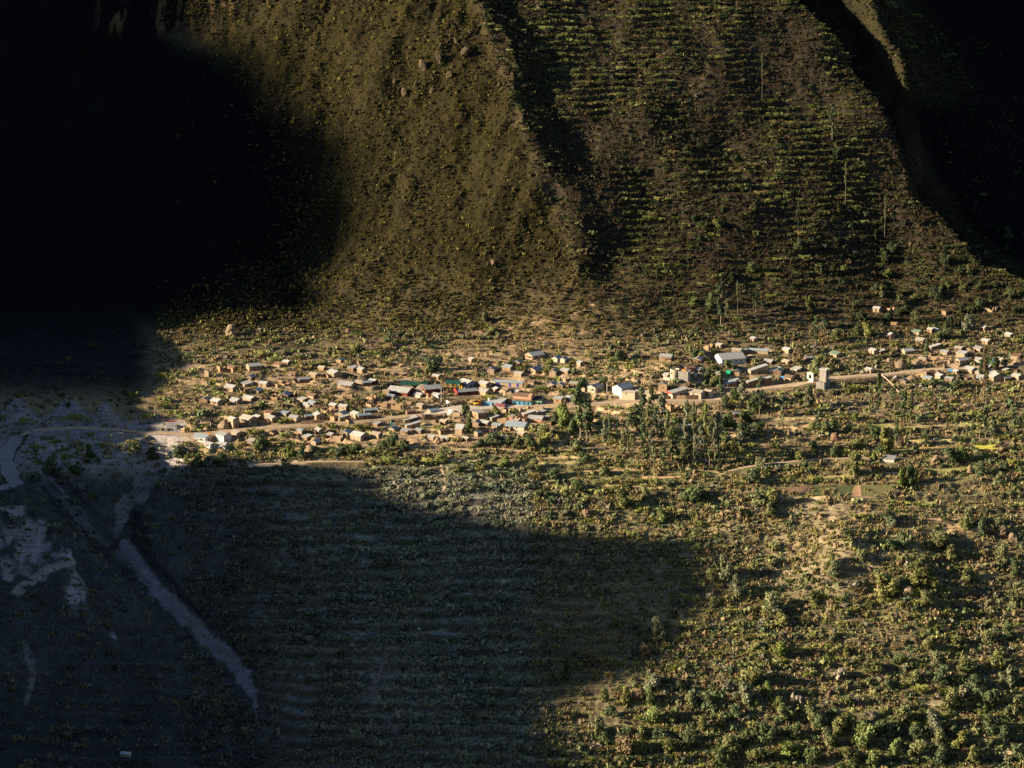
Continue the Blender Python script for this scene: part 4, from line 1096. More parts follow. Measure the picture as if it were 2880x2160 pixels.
# open-sided sheet roofs by the school yard
def canopy(px, py, L, D, H, yaw, lab, mat, postmat):
    e, m = spot(px, py, yaw, 'canopy')
    tag(e, lab, 'canopy')
    b = MB(); b.prism([(-D / 2, H), (D / 2, H + 0.9), (D / 2, H + 1.0), (-D / 2, H + 0.1)], -L / 2, L / 2, 'x'); b.build('roof', mat, e)
    for u in (-0.46, -0.15, 0.15, 0.46):
        for v in (-0.44, 0.44):
            b = MB(); b.box(u * L - 0.14, u * L + 0.14, v * D - 0.14, v * D + 0.14, -1.5, H + 0.42 + v * 0.9); b.build('post', postmat, e)
    return e
canopy(1165, 1092, 15.5, 9, 2.6, yawdeg(-8), 'long dark green sheet canopy behind the maroon houses', M_GNET, M_WOOD)
canopy(1274, 1091, 8.5, 6, 2.9, yawdeg(-6), 'dark green sheet canopy on yellow posts left of the blue hall', M_GNET, WALLS['yellow'])
e, m = spot(1297, 1090, yawdeg(-30), 'annexe'); tag(e, 'small bright yellow annexe in front of the slate-blue hall', 'annexe')
b = MB(); b.box(-1.2, 1.2, -0.8, 0.8, -1.2, 2.6); b.build('wall', WALLS['yellow'], e)
b = MB(); b.box(-0.4, 0.4, -0.85, -0.75, 0, 1.9); b.build('door', M_DARK, e)
# bright green tarp on a shed
e, m = spot(2055, 1056, yawdeg(-25), 'tarp_shelter'); tag(e, 'bright green tarp shelter above the dark tin roofs', 'shelter')
b = MB(); b.box(-2.6, -0.2, 0.0, 0.12, 0.2, 2.6); b.box(-2.6, -2.48, 0.12, 2.2, 0.2, 2.7); b.build('tarp', M_GTARP, e)
b = MB(); b.box(-2.7, 2.2, 0.1, 2.6, 2.72, 2.85); b.build('roof', ROOFS['green'], e)
for u in (-2.5, 2.0):
    b = MB(); b.box(u - 0.07, u + 0.07, 2.3, 2.44, -1.0, 2.7); b.build('post', M_WOOD, e)
# open shed by the billboard
e, m = spot(578, 1202, yawdeg(-18), 'open_shed'); tag(e, 'dark open shed with pale posts right of the billboard', 'shed')
b = MB(); b.prism([(0, 3.4), (4.5, 4.2), (4.5, 4.3), (0, 3.5)], -3.0, 3.0, 'x'); b.build('roof', M_DARK, e)
b = MB(); b.box(-2.9, 2.9, 4.0, 4.3, -1.5, 4.05); b.build('back_wall', ROOFS['brown'], e)
for u in (-2.8, 2.8):
    b = MB(); b.box(u - 0.1, u + 0.1, 0.1, 0.3, -2.2, 3.4); b.build('post', M_POLEW, e)

# ------------------------------------------------------------------ signs, machines, poles, tarps and tanks
e, m = spot(482, 1208, yawdeg(8), 'billboard'); tag(e, 'white billboard with a red top edge standing by the road in the shade', 'billboard')
b = MB(); b.box(-3.0, 3.0, -0.1, 0.1, 0.6, 4.3); b.build('panel', M_WHITE, e)
b = MB(); b.box(-3.0, 3.0, -0.13, 0.13, 4.303, 4.85); b.build('red_edge', M_RED, e)
for u in (-2.7, 2.7):
    b = MB(); b.box(u - 0.12, u + 0.12, 0.11, 0.3, -1.5, 4.2); b.build('post', M_WOOD, e)
b = MB()
for z_, w_ in ((3.55, 2.0), (3.1, 1.5), (2.4, 2.4), (1.9, 2.2), (1.3, 1.2)): b.box(-w_, w_, -0.125, -0.102, z_, z_ + 0.12)
b.build('faded_lettering', mat_simple('faded_print', (0.42, 0.43, 0.46)), e)
# yellow loader
e, m = spot(1334, 1140, yawdeg(155), 'wheel_loader'); tag(e, 'yellow wheel loader parked on the square', 'loader')
b = MB(); b.box(-2.6, 0.2, -0.9, 0.9, 0.7, 1.75); b.box(0.2, 1.7, -0.6, 0.6, 0.75, 1.4); b.build('body', M_YELM, e)
b = MB(); b.prism([(-0.9, 1.76), (0.5, 1.76), (0.3, 3.0), (-0.8, 3.0)], -0.75, 0.75, 'y'); b.build('cab', M_GLASS, e)
b = MB(); b.box(-1.0, 0.6, -0.85, 0.85, 3.01, 3.15); b.build('cab_roof', M_YELM, e)
for x_ in (-1.7, 1.1):
    for y_ in (-1.05, 1.05):
        b = MB(); b.tube([(x_, y_ - 0.28, 0.72), (x_, y_ + 0.28, 0.72)], [0.72, 0.72], 14); b.build('wheel', M_RUBBER, e)
b = MB(); b.tube([(1.0, -0.45, 1.5), (2.4, -0.45, 1.7), (3.0, -0.45, 0.6)], [0.14] * 3, 6); b.tube([(1.0, 0.45, 1.5), (2.4, 0.45, 1.7), (3.0, 0.45, 0.6)], [0.14] * 3, 6); b.build('lift_arm', M_YELM, e)
b = MB(); b.prism([(2.9, 0.15), (3.9, 0.1), (3.0, 0.3), (2.95, 1.15), (2.8, 1.15)], -1.15, 1.15, 'y'); b.build('bucket', M_YELM, e)
e, m = spot(1363, 1138, yawdeg(-20), 'tarp_fence'); tag(e, 'light blue tarp fence beside the yellow loader', 'fence')
b = MB(); b.box(-2.0, 2.4, 0, 0.15, 0.0, 1.9); b.build('tarp', mat_simple('light_blue_tarp', (0.22, 0.46, 0.66), var=0.1), e)
for u in (-2.0, 0.2, 2.4):
    b = MB(); b.box(u - 0.06, u + 0.06, 0.16, 0.28, -0.8, 2.1); b.build('post', M_WOOD, e)
e, m = spot(1348, 1137, yawdeg(-20), 'kiosk'); tag(e, 'narrow orange kiosk between the loader and the blue tarp', 'kiosk')
b = MB(); b.prism([(-0.9, -0.8), (0.9, -0.8), (0.9, 2.0), (0, 2.7), (-0.9, 2.0)], -0.7, 0.7, 'y'); b.build('wall', M_ORANGE, e)
b = MB(); b.box(-0.35, 0.35, -0.76, -0.68, 0, 1.8); b.build('door', M_DARK, e)
e, m = spot(588, 1231, yawdeg(-20), 'kiosk'); tag(e, 'orange kiosk beside the road above the white house', 'kiosk')
b = MB(); b.box(-0.6, 0.6, -0.5, 0.5, -0.8, 2.9); b.build('wall', M_ORANGE, e)
b = MB(); b.box(-0.7, 0.7, -0.6, 0.6, 2.91, 3.02); b.build('roof', ROOFS['rusty'], e)
def water_tank(px, py, lab, mat, r=0.8, h=1.5, z=2.4):
    e, m = spot(px, py, 0, 'water_tank'); tag(e, lab, 'water tank')
    b = MB(); b.tube([(0, 0, z), (0, 0, z + h * 0.8), (0, 0, z + h)], [r, r, r * 0.45], 12); b.build('tank', mat, e)
    for a_ in (0, 1, 2, 3):
        b = MB(); x_, y_ = r * 0.7 * math.cos(a_ * math.pi / 2 + 0.7), r * 0.7 * math.sin(a_ * math.pi / 2 + 0.7); b.box(x_ - 0.07, x_ + 0.07, y_ - 0.07, y_ + 0.07, -0.8, z); b.build('leg', M_WOOD, e)
water_tank(1376, 1137, 'white water tank on legs left of the sky-blue house', M_WHITE, 0.75, 1.5, 2.0)
water_tank(2797, 1022, 'blue water tank on legs among the right-hand houses', M_BTARP, 1.2, 2.0, 1.0)
def floodlight(px, py, lab, z, w):
    e, m = spot(px, py, yawdeg(-30), 'display_panel'); tag(e, lab, 'panel')
    b = MB(); b.tube([(0, 0, -1), (0, 0, z)], [0.09, 0.07], 6); b.build('pole', M_POLEW, e)
    b = MB(); b.tube([(0, -0.12, z), (0, 0.12, z)], [w, w], 14); b.build('disc', M_WHITE, e)
floodlight(1258, 1157, 'round white disc on a tall pole at the left end of the square', 5.4, 0.85)
floodlight(1266, 1163, 'lower round white disc at the left end of the square', 1.4, 1.0)
def pole(px, py, h, lab, mat=None, arm=True):
    e, m = spot(px, py, yawdeg(20), 'utility_pole'); tag(e, lab, 'pole', 'utility poles in the village')
    b = MB(); b.tube([(0, 0, -1), (0, 0, h)], [0.15, 0.10], 6); b.build('pole', mat or M_WOOD, e)
    if arm:
        b = MB(); b.box(-0.9, 0.9, -0.06, 0.06, h - 0.7, h - 0.58); b.build('crossarm', mat or M_WOOD, e)
pole(1329, 1060, 5.8, 'utility pole behind the roof of the slate-blue hall')
pole(1241, 1132, 8.0, 'tall pale pole left of the red-gabled maroon house', M_POLEW)
pole(1248, 1128, 8.0, 'tall thin brown pole beside the tall pale pole')
pole(1175, 1080, 6.0, 'utility pole at the back of the long green canopy')
pole(1444, 1153, 5.6, 'utility pole at the front corner of the brown shop house')
pole(666, 1204, 4.8, 'utility pole beside the lower road, left of its twin')
pole(683, 1204, 4.8, 'utility pole beside the lower road, right of its twin')
pole(732, 1134, 5.2, 'utility pole behind the third row of left-hand houses')
pole(1515, 1047, 5.0, 'utility pole behind the lit gable on the bare slope')
pole(1707, 1106, 6.6, 'pale pole with a dish beside the window-gabled house', M_POLEW)
pole(2229, 1052, 5.6, 'utility pole above the unfinished concrete tower')
pole(2433, 1030, 4.6, 'utility pole above the right-hand road')
pole(2804, 957, 4.6, 'utility pole by the conical rock at the right')
pole(1952, 1125, 5.0, 'utility pole in front of the cream gabled houses')
pole(1079, 1170, 5.4, 'utility pole at the edge of the lower road by the brown roof')
pole(943, 1090, 5.4, 'utility pole left of the long adobe house')
# pipe running down the slope from the road
e, m = spot(2476, 1056, 0, 'water_pipe'); tag(e, 'long pinkish pipe running down the slope from the right-hand road', 'pipe')
P, _ = cast(np.linspace(2476, 2542, 7), np.linspace(1056, 1117, 7))
b = MB(); b.tube([tuple(p - P[0] + np.array([0, 0, 0.9 + 0.5 * math.sin(k)])) for k, p in enumerate(P)], [0.22] * 7, 6); b.build('pipe', M_PIPE, e)
for k in (1, 3, 5):
    b = MB(); q = P[k] - P[0]; b.box(q[0] - 0.1, q[0] + 0.1, q[1] - 0.1, q[1] + 0.1, q[2] - 0.6, q[2] + 0.9); b.build('support', M_WOOD, e)
def tarp(px, py, w, h, lab, mat, nm='tarp', cat='tarp', yaw=-20):
    e, m = spot(px, py, yawdeg(yaw), nm); tag(e, lab, cat)
    b = MB(); b.add([(-w / 2, 0, 0), (w / 2, 0, 0), (w / 2, 0.9, h), (0, 1.0, h * 1.08), (-w / 2, 0.9, h * 0.95), (-w / 2, 2.2, h * 0.9), (w / 2, 2.2, h * 0.95), (w / 2, 2.2, -0.5), (-w / 2, 2.2, -0.5)],
                    [(0, 1, 2, 3, 4), (4, 3, 2, 6, 5), (1, 7, 6, 2), (8, 0, 4, 5), (7, 8, 5, 6), (1, 0, 8, 7)]); b.build('sheet', mat, e)
tarp(2200, 1069, 2.6, 1.9, 'blue tarp stall beside the pale tin roofs above the road', M_BTARP)
tarp(1579, 1124, 1.4, 1.0, 'small blue tarp beside the big eucalyptus by the square', M_BTARP)
tarp(2671, 1044, 2.6, 0.8, 'blue sheet over a yard below the right-hand road', M_BTARP)
tarp(2786, 1026, 1.6, 0.9, 'turquoise tarp left of the blue water tank', M_TURQ)
def panel(px, py, w, h, lab, mat, nm='board', cat='board'):
    e, m = spot(px, py, yawdeg(10), nm); tag(e, lab, cat)
    b = MB(); b.box(-w / 2, w / 2, -0.08, 0.08, 0.5, 0.5 + h); b.build('panel', mat, e)
    b = MB(); b.box(-0.07, 0.07, 0.09, 0.2, -0.8, 0.4 + h); b.build('post', M_WOOD, e)
panel(1102, 1200, 1.1, 2.0, 'turquoise upright board below the lower road', M_TURQ)
panel(2390, 1096, 0.7, 1.8, 'lime green upright board right of the concrete tower', mat_simple('lime_panel', (0.42, 0.62, 0.12)))
panel(800, 1054, 0.8, 1.7, 'yellow upright board in the scrub above the left-hand houses', WALLS['yellow'])
# roofless row of arches / field walls
def lowwall(pts, h, lab, mat, nm='field_wall'):
    P, _ = cast([p[0] for p in pts], [p[1] for p in pts])
    e = thing(nm, P[0]); tag(e, lab, 'wall')
    r = random.Random(len(lab)); b = MB()
    for k in range(len(P) - 1):
        d = P[k + 1] - P[k]; L = math.hypot(d[0], d[1]); n = max(1, int(L / 1.1)); ux, uy = d[0] / L, d[1] / L; nx_, ny_ = -uy * 0.22, ux * 0.22
        for i in range(n):
            s0 = P[k] + d * (i / n) - P[0]; s1 = P[k] + d * ((i + 1) / n) - P[0]
            z0 = float(ground(*(s0 + P[0])[:2])) - P[0][2]; z1 = float(ground(*(s1 + P[0])[:2])) - P[0][2]; hh = h * r.uniform(0.8, 1.1); zt = (z0 + z1) / 2 + hh; zb = min(z0, z1) - 0.6
            b.add([(s0[0] - nx_, s0[1] - ny_, zb), (s1[0] - nx_, s1[1] - ny_, zb), (s1[0] + nx_, s1[1] + ny_, zb), (s0[0] + nx_, s0[1] + ny_, zb),
                   (s0[0] - nx_, s0[1] - ny_, zt), (s1[0] - nx_, s1[1] - ny_, zt), (s1[0] + nx_, s1[1] + ny_, zt), (s0[0] + nx_, s0[1] + ny_, zt)],
                  [(0, 3, 2, 1), (4, 5, 6, 7), (0, 1, 5, 4), (1, 2, 6, 5), (2, 3, 7, 6), (3, 0, 4, 7)])
    b.build('wall', mat, e)
lowwall([(1384, 1195), (1400, 1206), (1435, 1214)], 1.6, 'tan courtyard wall running down below the unfinished peach house', WALLS['ochre'])
lowwall([(1298, 1192), (1318, 1190), (1334, 1192)], 1.3, 'broken tan garden wall below the square', WALLS['tan'])
lowwall([(845, 1193), (880, 1192), (912, 1190)], 2.0, 'long brown wall along the lower road beside the white gabled house', WALLS['brown'])
lowwall([(1395, 1056), (1430, 1053), (1472, 1054)], 1.6, 'long ochre retaining wall above the school block', WALLS['ochre'])
lowwall([(1898, 1122), (1930, 1124), (1968, 1123)], 2.4, 'dark front wall along the road under the cream gabled houses', WALLS['brown'])
lowwall([(2400, 1002), (2420, 1022), (2412, 1010)], 1.0, 'curved earth wall at the left of the right-hand houses', WALLS['tan'])
lowwall([(2505, 985), (2522, 978), (2524, 964)], 0.9, 'winding earth wall between the third row of right-hand houses', WALLS['tan'])
for h in hs:
    if h['row'][0] in 'abcd' and h['typ'] != 'X' and rnd.random() < 0.42 or (h['row'][0] in 'ef' and rnd.random() < 0.25):
        x0 = h['xr'] + rnd.uniform(-2, 4); w_ = rnd.uniform(14, 46); y0 = h['yb'] - rnd.uniform(0, 6)
        if rnd.random() < 0.4: x0 = h['xl'] - w_ - 2; y0 = h['yb'] - rnd.uniform(2, 7)
        pts = [(x0, y0), (x0 + w_ / 2, y0 + rnd.uniform(-2, 2)), (x0 + w_, y0 + rnd.uniform(-3, 2))]
        if rnd.random() < 0.4: pts.append((x0 + w_ + rnd.uniform(2, 8), y0 + rnd.uniform(5, 12)))
        kind_ = 'ruin' if h['typ'] == 'X' else 'building'
        lowwall(pts, rnd.uniform(0.9, 1.7), 'low yard wall by the %s %s %s' % (ORD[h['ord']], kind_, ROWS[h['row']]), WALLS[rnd.choice(['brown', 'tan', 'ochre', 'brown'])], 'yard_wall')
# heaps of earth, conical stacks
def heap(px, py, w, h, lab, mat, nm='earth_heap', cat='heap', seed=0):
    e, m = spot(px, py, 0, nm); tag(e, lab, cat)
    r = random.Random(seed); b = MB(); n = 12; vs = []; fs = []
    prof_ = [(1.0, -0.8), (0.86, 0.18 * h), (0.55, 0.58 * h), (0.25, 0.9 * h)]
    for q, (rr, z_) in enumerate(prof_):
        for i in range(n):
            k = r.uniform(0.88, 1.12); vs.append((w / 2 * rr * k * math.cos(2 * math.pi * i / n), w / 2 * rr * k * 0.8 * math.sin(2 * math.pi * i / n), z_ * r.uniform(0.94, 1.06)))
    vs.append((0, 0, h))
    for q in range(3):
        for i in range(n): fs.append((q * n + i, q * n + (i + 1) % n, (q + 1) * n + (i + 1) % n, (q + 1) * n + i))
    for i in range(n): fs.append((3 * n + i, 3 * n + (i + 1) % n, 4 * n))
    b.add(vs, fs); b.build('mound', mat, e)
M_EARTH = mat_simple('dug_earth', (0.25, 0.175, 0.108), var=0.25, scale=0.8)
heap(1231, 1244, 4.4, 3.6, 'pale conical straw stack below the lowest village houses', M_EARTH, 'straw_stack', 'stack', 1)
heap(2565, 1068, 9, 2.6, 'broad tan earth heap below the right-hand road', M_EARTH, 'earth_heap', 'heap', 2)
heap(2500, 1020, 6, 2.6, 'grey-brown earth heap above the right-hand road', M_EARTH, 'earth_heap', 'heap', 3)
heap(2533, 1028, 8, 3.2, 'long tan earth heap just above the right-hand road', M_EARTH, 'earth_heap', 'heap', 4)
heap(2863, 1024, 9, 4.0, 'tan earth bank at the far right edge of the village', M_EARTH, 'earth_heap', 'heap', 5)
heap(2632, 1304, 7, 5.0, 'conical thatched stone hut on the yellow field terraces', M_EARTH, 'stone_hut', 'hut', 6)
heap(2728, 1324, 4, 3.4, 'smaller conical stone hut right of the thatched hut', M_EARTH, 'stone_hut', 'hut', 7)
heap(580, 1212, 5, 2.4, 'tan earth heap in front of the dark open shed', M_EARTH, 'earth_heap', 'heap', 8)
heap(630, 1198, 7, 3.4, 'rust tan earth bank right of the dark open shed', M_EARTH, 'earth_heap', 'heap', 9)
heap(870, 1264, 6, 2.6, 'tan earth heap in the gully below the left-hand houses', M_EARTH, 'earth_heap', 'heap', 10)

# ------------------------------------------------------------------ boulders
def boulder(px, py, w, h, lab, col, lean=0.2, seed=0):
    w, h = w * 0.62, h * (0.8 if h > 7 else 0.66)
    e, m = spot(px, py, rnd.uniform(-0.4, 0.4), 'boulder'); tag(e, lab, 'boulder')
    r = np.random.RandomState(seed); b = MB(); n = 9; rings = 5; vs = []; fs = []
    for q in range(rings):
        z_ = -0.8 + (h + 0.8) * q / (rings - 1); k = (0.9, 1.0, 1.0, 0.82, 0.45)[q]
        for i in range(n):
            a_ = 2 * math.pi * i / n; rr = k * (1 + r.uniform(-0.18, 0.18))
            sq = 1 / max(abs(math.cos(a_)), abs(math.sin(a_))) ** 0.6
            vs.append((w / 2 * rr * sq * math.cos(a_) + lean * z_, w / 2 * 0.8 * rr * sq * math.sin(a_), z_ + r.uniform(-0.1, 0.1) * h))
    for q in range(rings - 1):
        for i in range(n): fs.append((q * n + i, q * n + (i + 1) % n, (q + 1) * n + (i + 1) % n, (q + 1) * n + i))
    fs.append(tuple((rings - 1) * n + i for i in range(n)))
    b.add(vs, fs); b.build('rock', col, e)
M_RROCK = mat_simple('reddish_rock', (0.19, 0.115, 0.078), var=0.3, scale=0.5, bump=0.3)
M_TROCK = mat_simple('tan_rock', (0.235, 0.17, 0.105), var=0.3, scale=0.5, bump=0.3)
M_CRAG = mat_simple('crag_rock', (0.085, 0.064, 0.036), var=0.5, scale=0.5, bump=0.4)
for q in ((648, 942, 10, 7.6, 'huge lone leaning tan boulder on the slope above the left-hand houses', M_TROCK, 0.1, 1),
          (2352, 1238, 8, 6.2, 'big leaning reddish boulder on the terraces below the road', M_RROCK, -0.3, 2), (1652, 1452, 7, 6, 'reddish boulder at the upper edge of the big shadow', M_RROCK, -0.2, 3),
          (2120, 1381, 4, 3.0, 'small reddish boulder at the left end of the brown field', M_RROCK, 0.1, 4), (883, 954, 4.6, 3.4, 'tan boulder high above the middle of the left-hand houses', M_TROCK, 0.1, 5),
          (978, 936, 5, 4, 'pinkish boulder right of the tan boulder on the upper slope', M_RROCK, 0.1, 6), (728, 930, 3.4, 2.6, 'small pinkish boulder right of the huge lone boulder', M_RROCK, 0, 7),
          (800, 930, 3.0, 2.6, 'small brown boulder on the scrub slope, two right of the huge boulder', M_TROCK, 0, 8), (940, 1000, 4.4, 3.2, 'rust brown boulder above the top row of left houses', M_RROCK, 0, 9),
          (1118, 1004, 4.0, 2.6, 'pale slanted boulder above the dark tree by the school', M_TROCK, 0.2, 10), (1705, 947, 3.4, 4.4, 'narrow reddish rock at the foot of the spur', M_RROCK, 0, 11),
          (2785, 965, 3.2, 4.2, 'conical tan rock below the right-hand houses of the second row', M_TROCK, 0, 12), (2330, 1960, 3.6, 5, 'pale pinkish boulder in the bottom right scrub', M_RROCK, 0.1, 13),
          (2310, 2010, 5, 4.0, 'flat reddish rock slab below the pale pinkish boulder', M_RROCK, 0.3, 14), (2815, 1500, 9, 7, 'tan rock face at the right edge under the terraces', M_TROCK, 0.1, 15),
          (2850, 1520, 8, 6, 'pale lit rock beside the tan rock face at the right edge', M_TROCK, -0.1, 16), (2480, 1660, 9, 7, 'brown rock outcrop in the middle of the right scrub slope', M_ROCK, 0.05, 17),
          (2555, 1670, 8, 6, 'brown rock outcrop right of the middle outcrop', M_ROCK, 0.05, 18), (1385, 745, 3.0, 5.0, 'slim tan rock on the lit spur face', M_TROCK, 0, 19),
          (2130, 1010, 3.0, 2.2, 'tan boulder below the long white house', M_TROCK, 0, 20), (1745, 1190, 6, 3.6, 'pale boulder on the bare bank below the cream houses', M_TROCK, 0.1, 21),
          (1930, 1165, 4, 5, 'slim pale rock standing below the road by the stone box', M_TROCK, 0.2, 22), (2560, 690, 3.2, 3.0, 'small reddish rock low on the terraced hillside', M_RROCK, 0, 23),
          (2500, 595, 2.4, 2.6, 'small orange rock on the terraced hillside below the pole', M_RROCK, 0, 24), (2800, 1830, 3.6, 3.0, 'pale grey boulder by the right edge of the thicket', M_TROCK, 0, 25)):
    boulder(*q)
ORDC = 'first second third fourth fifth sixth seventh eighth ninth tenth eleventh twelfth'.split()
for k, (x_, y_, w_, h_) in enumerate(((1108, 232, 4, 5), (1140, 268, 8, 9), (1168, 240, 4, 6), (1192, 196, 9, 11), (1214, 258, 5, 5), (1238, 176, 6, 12), (1262, 214, 8, 6), (1283, 120, 5, 7), (1306, 152, 10, 9), (1322, 96, 4, 6))):
    boulder(x_, y_, w_ * 0.8, h_ * 0.75, '%s from left of the tan crags near the top of the lit spur' % ORDC[k], M_CRAG, 0.25 * (-1) ** k, 60 + k)
# the small white hut in the dark bottom-left corner
e, m = spot(355, 2126, yawdeg(-15), 'hut'); tag(e, 'small white roofed hut alone in the dark bottom left corner', 'hut')
b = MB(); b.box(-2.4, 2.4, -1.4, 1.4, -1.5, 1.3); b.build('wall', WALLS['grey'], e)
b = MB(); b.prism([(-1.7, 1.3), (0, 2.1), (1.7, 1.3), (1.7, 1.42), (0, 2.22), (-1.7, 1.42)], -2.7, 2.7, 'x'); b.build('roof', ROOFS['pale'], e)

# ------------------------------------------------------------------ trees
rs = np.random.RandomState(5)
def leaf_quads(centres, radii, n, size, r, up=0.0, flat=1.0):
    """n leaf sprays on the shells of several clumps"""
    k = r.randint(0, len(centres), n)
    d = r.normal(size=(n, 3)); d /= np.linalg.norm(d, axis=1)[:, None]
    pos = centres[k] + d * (radii[k] * r.uniform(0.55, 1.05, n))[:, None] * np.array([1, 1, flat])
    nrm = d + 0.42 * r.normal(size=(n, 3)) + np.array([0, 0, up]); nrm /= np.linalg.norm(nrm, axis=1)[:, None]
    t = np.cross(nrm, r.normal(size=(n, 3))); t /= np.linalg.norm(t, axis=1)[:, None]
    b = np.cross(nrm, t)
    s = size * r.uniform(0.6, 1.35, n)[:, None]; a = r.uniform(0.6, 1.0, n)[:, None]
    V = np.stack([pos - t * s - b * s * a * 0.6, pos + t * s * 0.7 - b * s * a, pos + t * s + b * s * a * 0.5, pos - t * s * 0.6 + b * s * a], 1)
    return V, k
def round_crown(seed):
    r = np.random.RandomState(seed); n = r.randint(10, 16)
    a = r.uniform(0, 6.28, n); q = np.sqrt(r.uniform(0, 1, n)); zz = r.uniform(0.22, 0.84, n); wd = 0.36 * np.clip(1.25 - 1.1 * np.abs(zz - 0.48), 0.3, 1)
    c = np.stack([wd * q * np.cos(a), wd * q * np.sin(a), zz], 1)
    c[0] = (0, 0, 0.5); c[1] = (0.02, 0, 0.75); rad = r.uniform(0.15, 0.25, n)
    V, k = leaf_quads(c, rad, 900, 0.048, r)
    tone = r.uniform(0.75, 1.25, n)[k] * r.uniform(0.75, 1.25, 900)
    return V, np.stack([tone * r.uniform(0.95, 1.08, 900), tone, tone * 0.95], 1)
def spire_crown(seed, bare=0.25, fat=1.0):
    r = np.random.RandomState(seed); n = 26
    z = np.sort(r.uniform(bare, 0.97, n)); z[-1] = 0.97
    prof_w = np.clip(np.sin((z - bare) / (1.02 - bare) * math.pi) ** 0.6, 0.15, 1) * r.uniform(0.45, 1.05, n)
    a = r.uniform(0, 6.28, n)
    c = np.stack([0.26 * prof_w * np.cos(a), 0.26 * prof_w * np.sin(a), z], 1); rad = 0.22 * prof_w + 0.05
    V, k = leaf_quads(c, rad, 800, 0.065, r, 0.0, 0.24)
    V = V.copy(); ctr = V.mean(1, keepdims=True); V[:, :, 2:] = ctr[:, :, 2:] + (V[:, :, 2:] - ctr[:, :, 2:]) * 0.42
    tone = r.uniform(0.75, 1.2, n)[k] * r.uniform(0.8, 1.2, 800)
    return V, np.stack([tone, tone, tone], 1)
def trunk_mesh(name, seed, spire):
    r = random.Random(seed); b = MB()
    if spire:
        b.tube([(0, 0, -0.06), (0.01, 0, 0.25), (-0.01, 0.01, 0.6), (0, 0, 0.95)], [0.05, 0.038, 0.026, 0.008], 6)
        for z_ in (0.45, 0.6, 0.72): a_ = r.uniform(0, 6.28); b.tube([(0, 0, z_), (0.2 * math.cos(a_), 0.2 * math.sin(a_), z_ + 0.07)], [0.015, 0.006], 4)
    else:
        b.tube([(0, 0, -0.15), (0.02, 0, 0.2), (0, 0.02, 0.45)], [0.05, 0.04, 0.03], 6)
        for i in range(4): a_ = i * 1.57 + r.uniform(0, 1); b.tube([(0, 0, 0.3), (0.16 * math.cos(a_), 0.16 * math.sin(a_), 0.5), (0.27 * math.cos(a_), 0.27 * math.sin(a_), 0.66)], [0.028, 0.018, 0.008], 5)
    return b.mesh(name, M_BARK)
ROUND = [(quads_mesh('round_crown', *round_crown(100 + k), M_LEAF), trunk_mesh('trunk', k, False)) for k in range(7)]
SPIRE = [(quads_mesh('spire_crown', *spire_crown(200 + k, 0.22 if k < 4 else 0.5), M_LEAF), trunk_mesh('trunk', 50 + k, True)) for k in range(6)]
TONES = {'olive': (0.122, 0.130, 0.058), 'dark green': (0.068, 0.088, 0.044), 'bright green': (0.118, 0.148, 0.050), 'yellow-green': (0.148, 0.150, 0.058), 'grey-green': (0.125, 0.135, 0.085), 'brown': (0.165, 0.122, 0.078)}
trees = []        # (px, py, width_px, height_px, kind, tone)
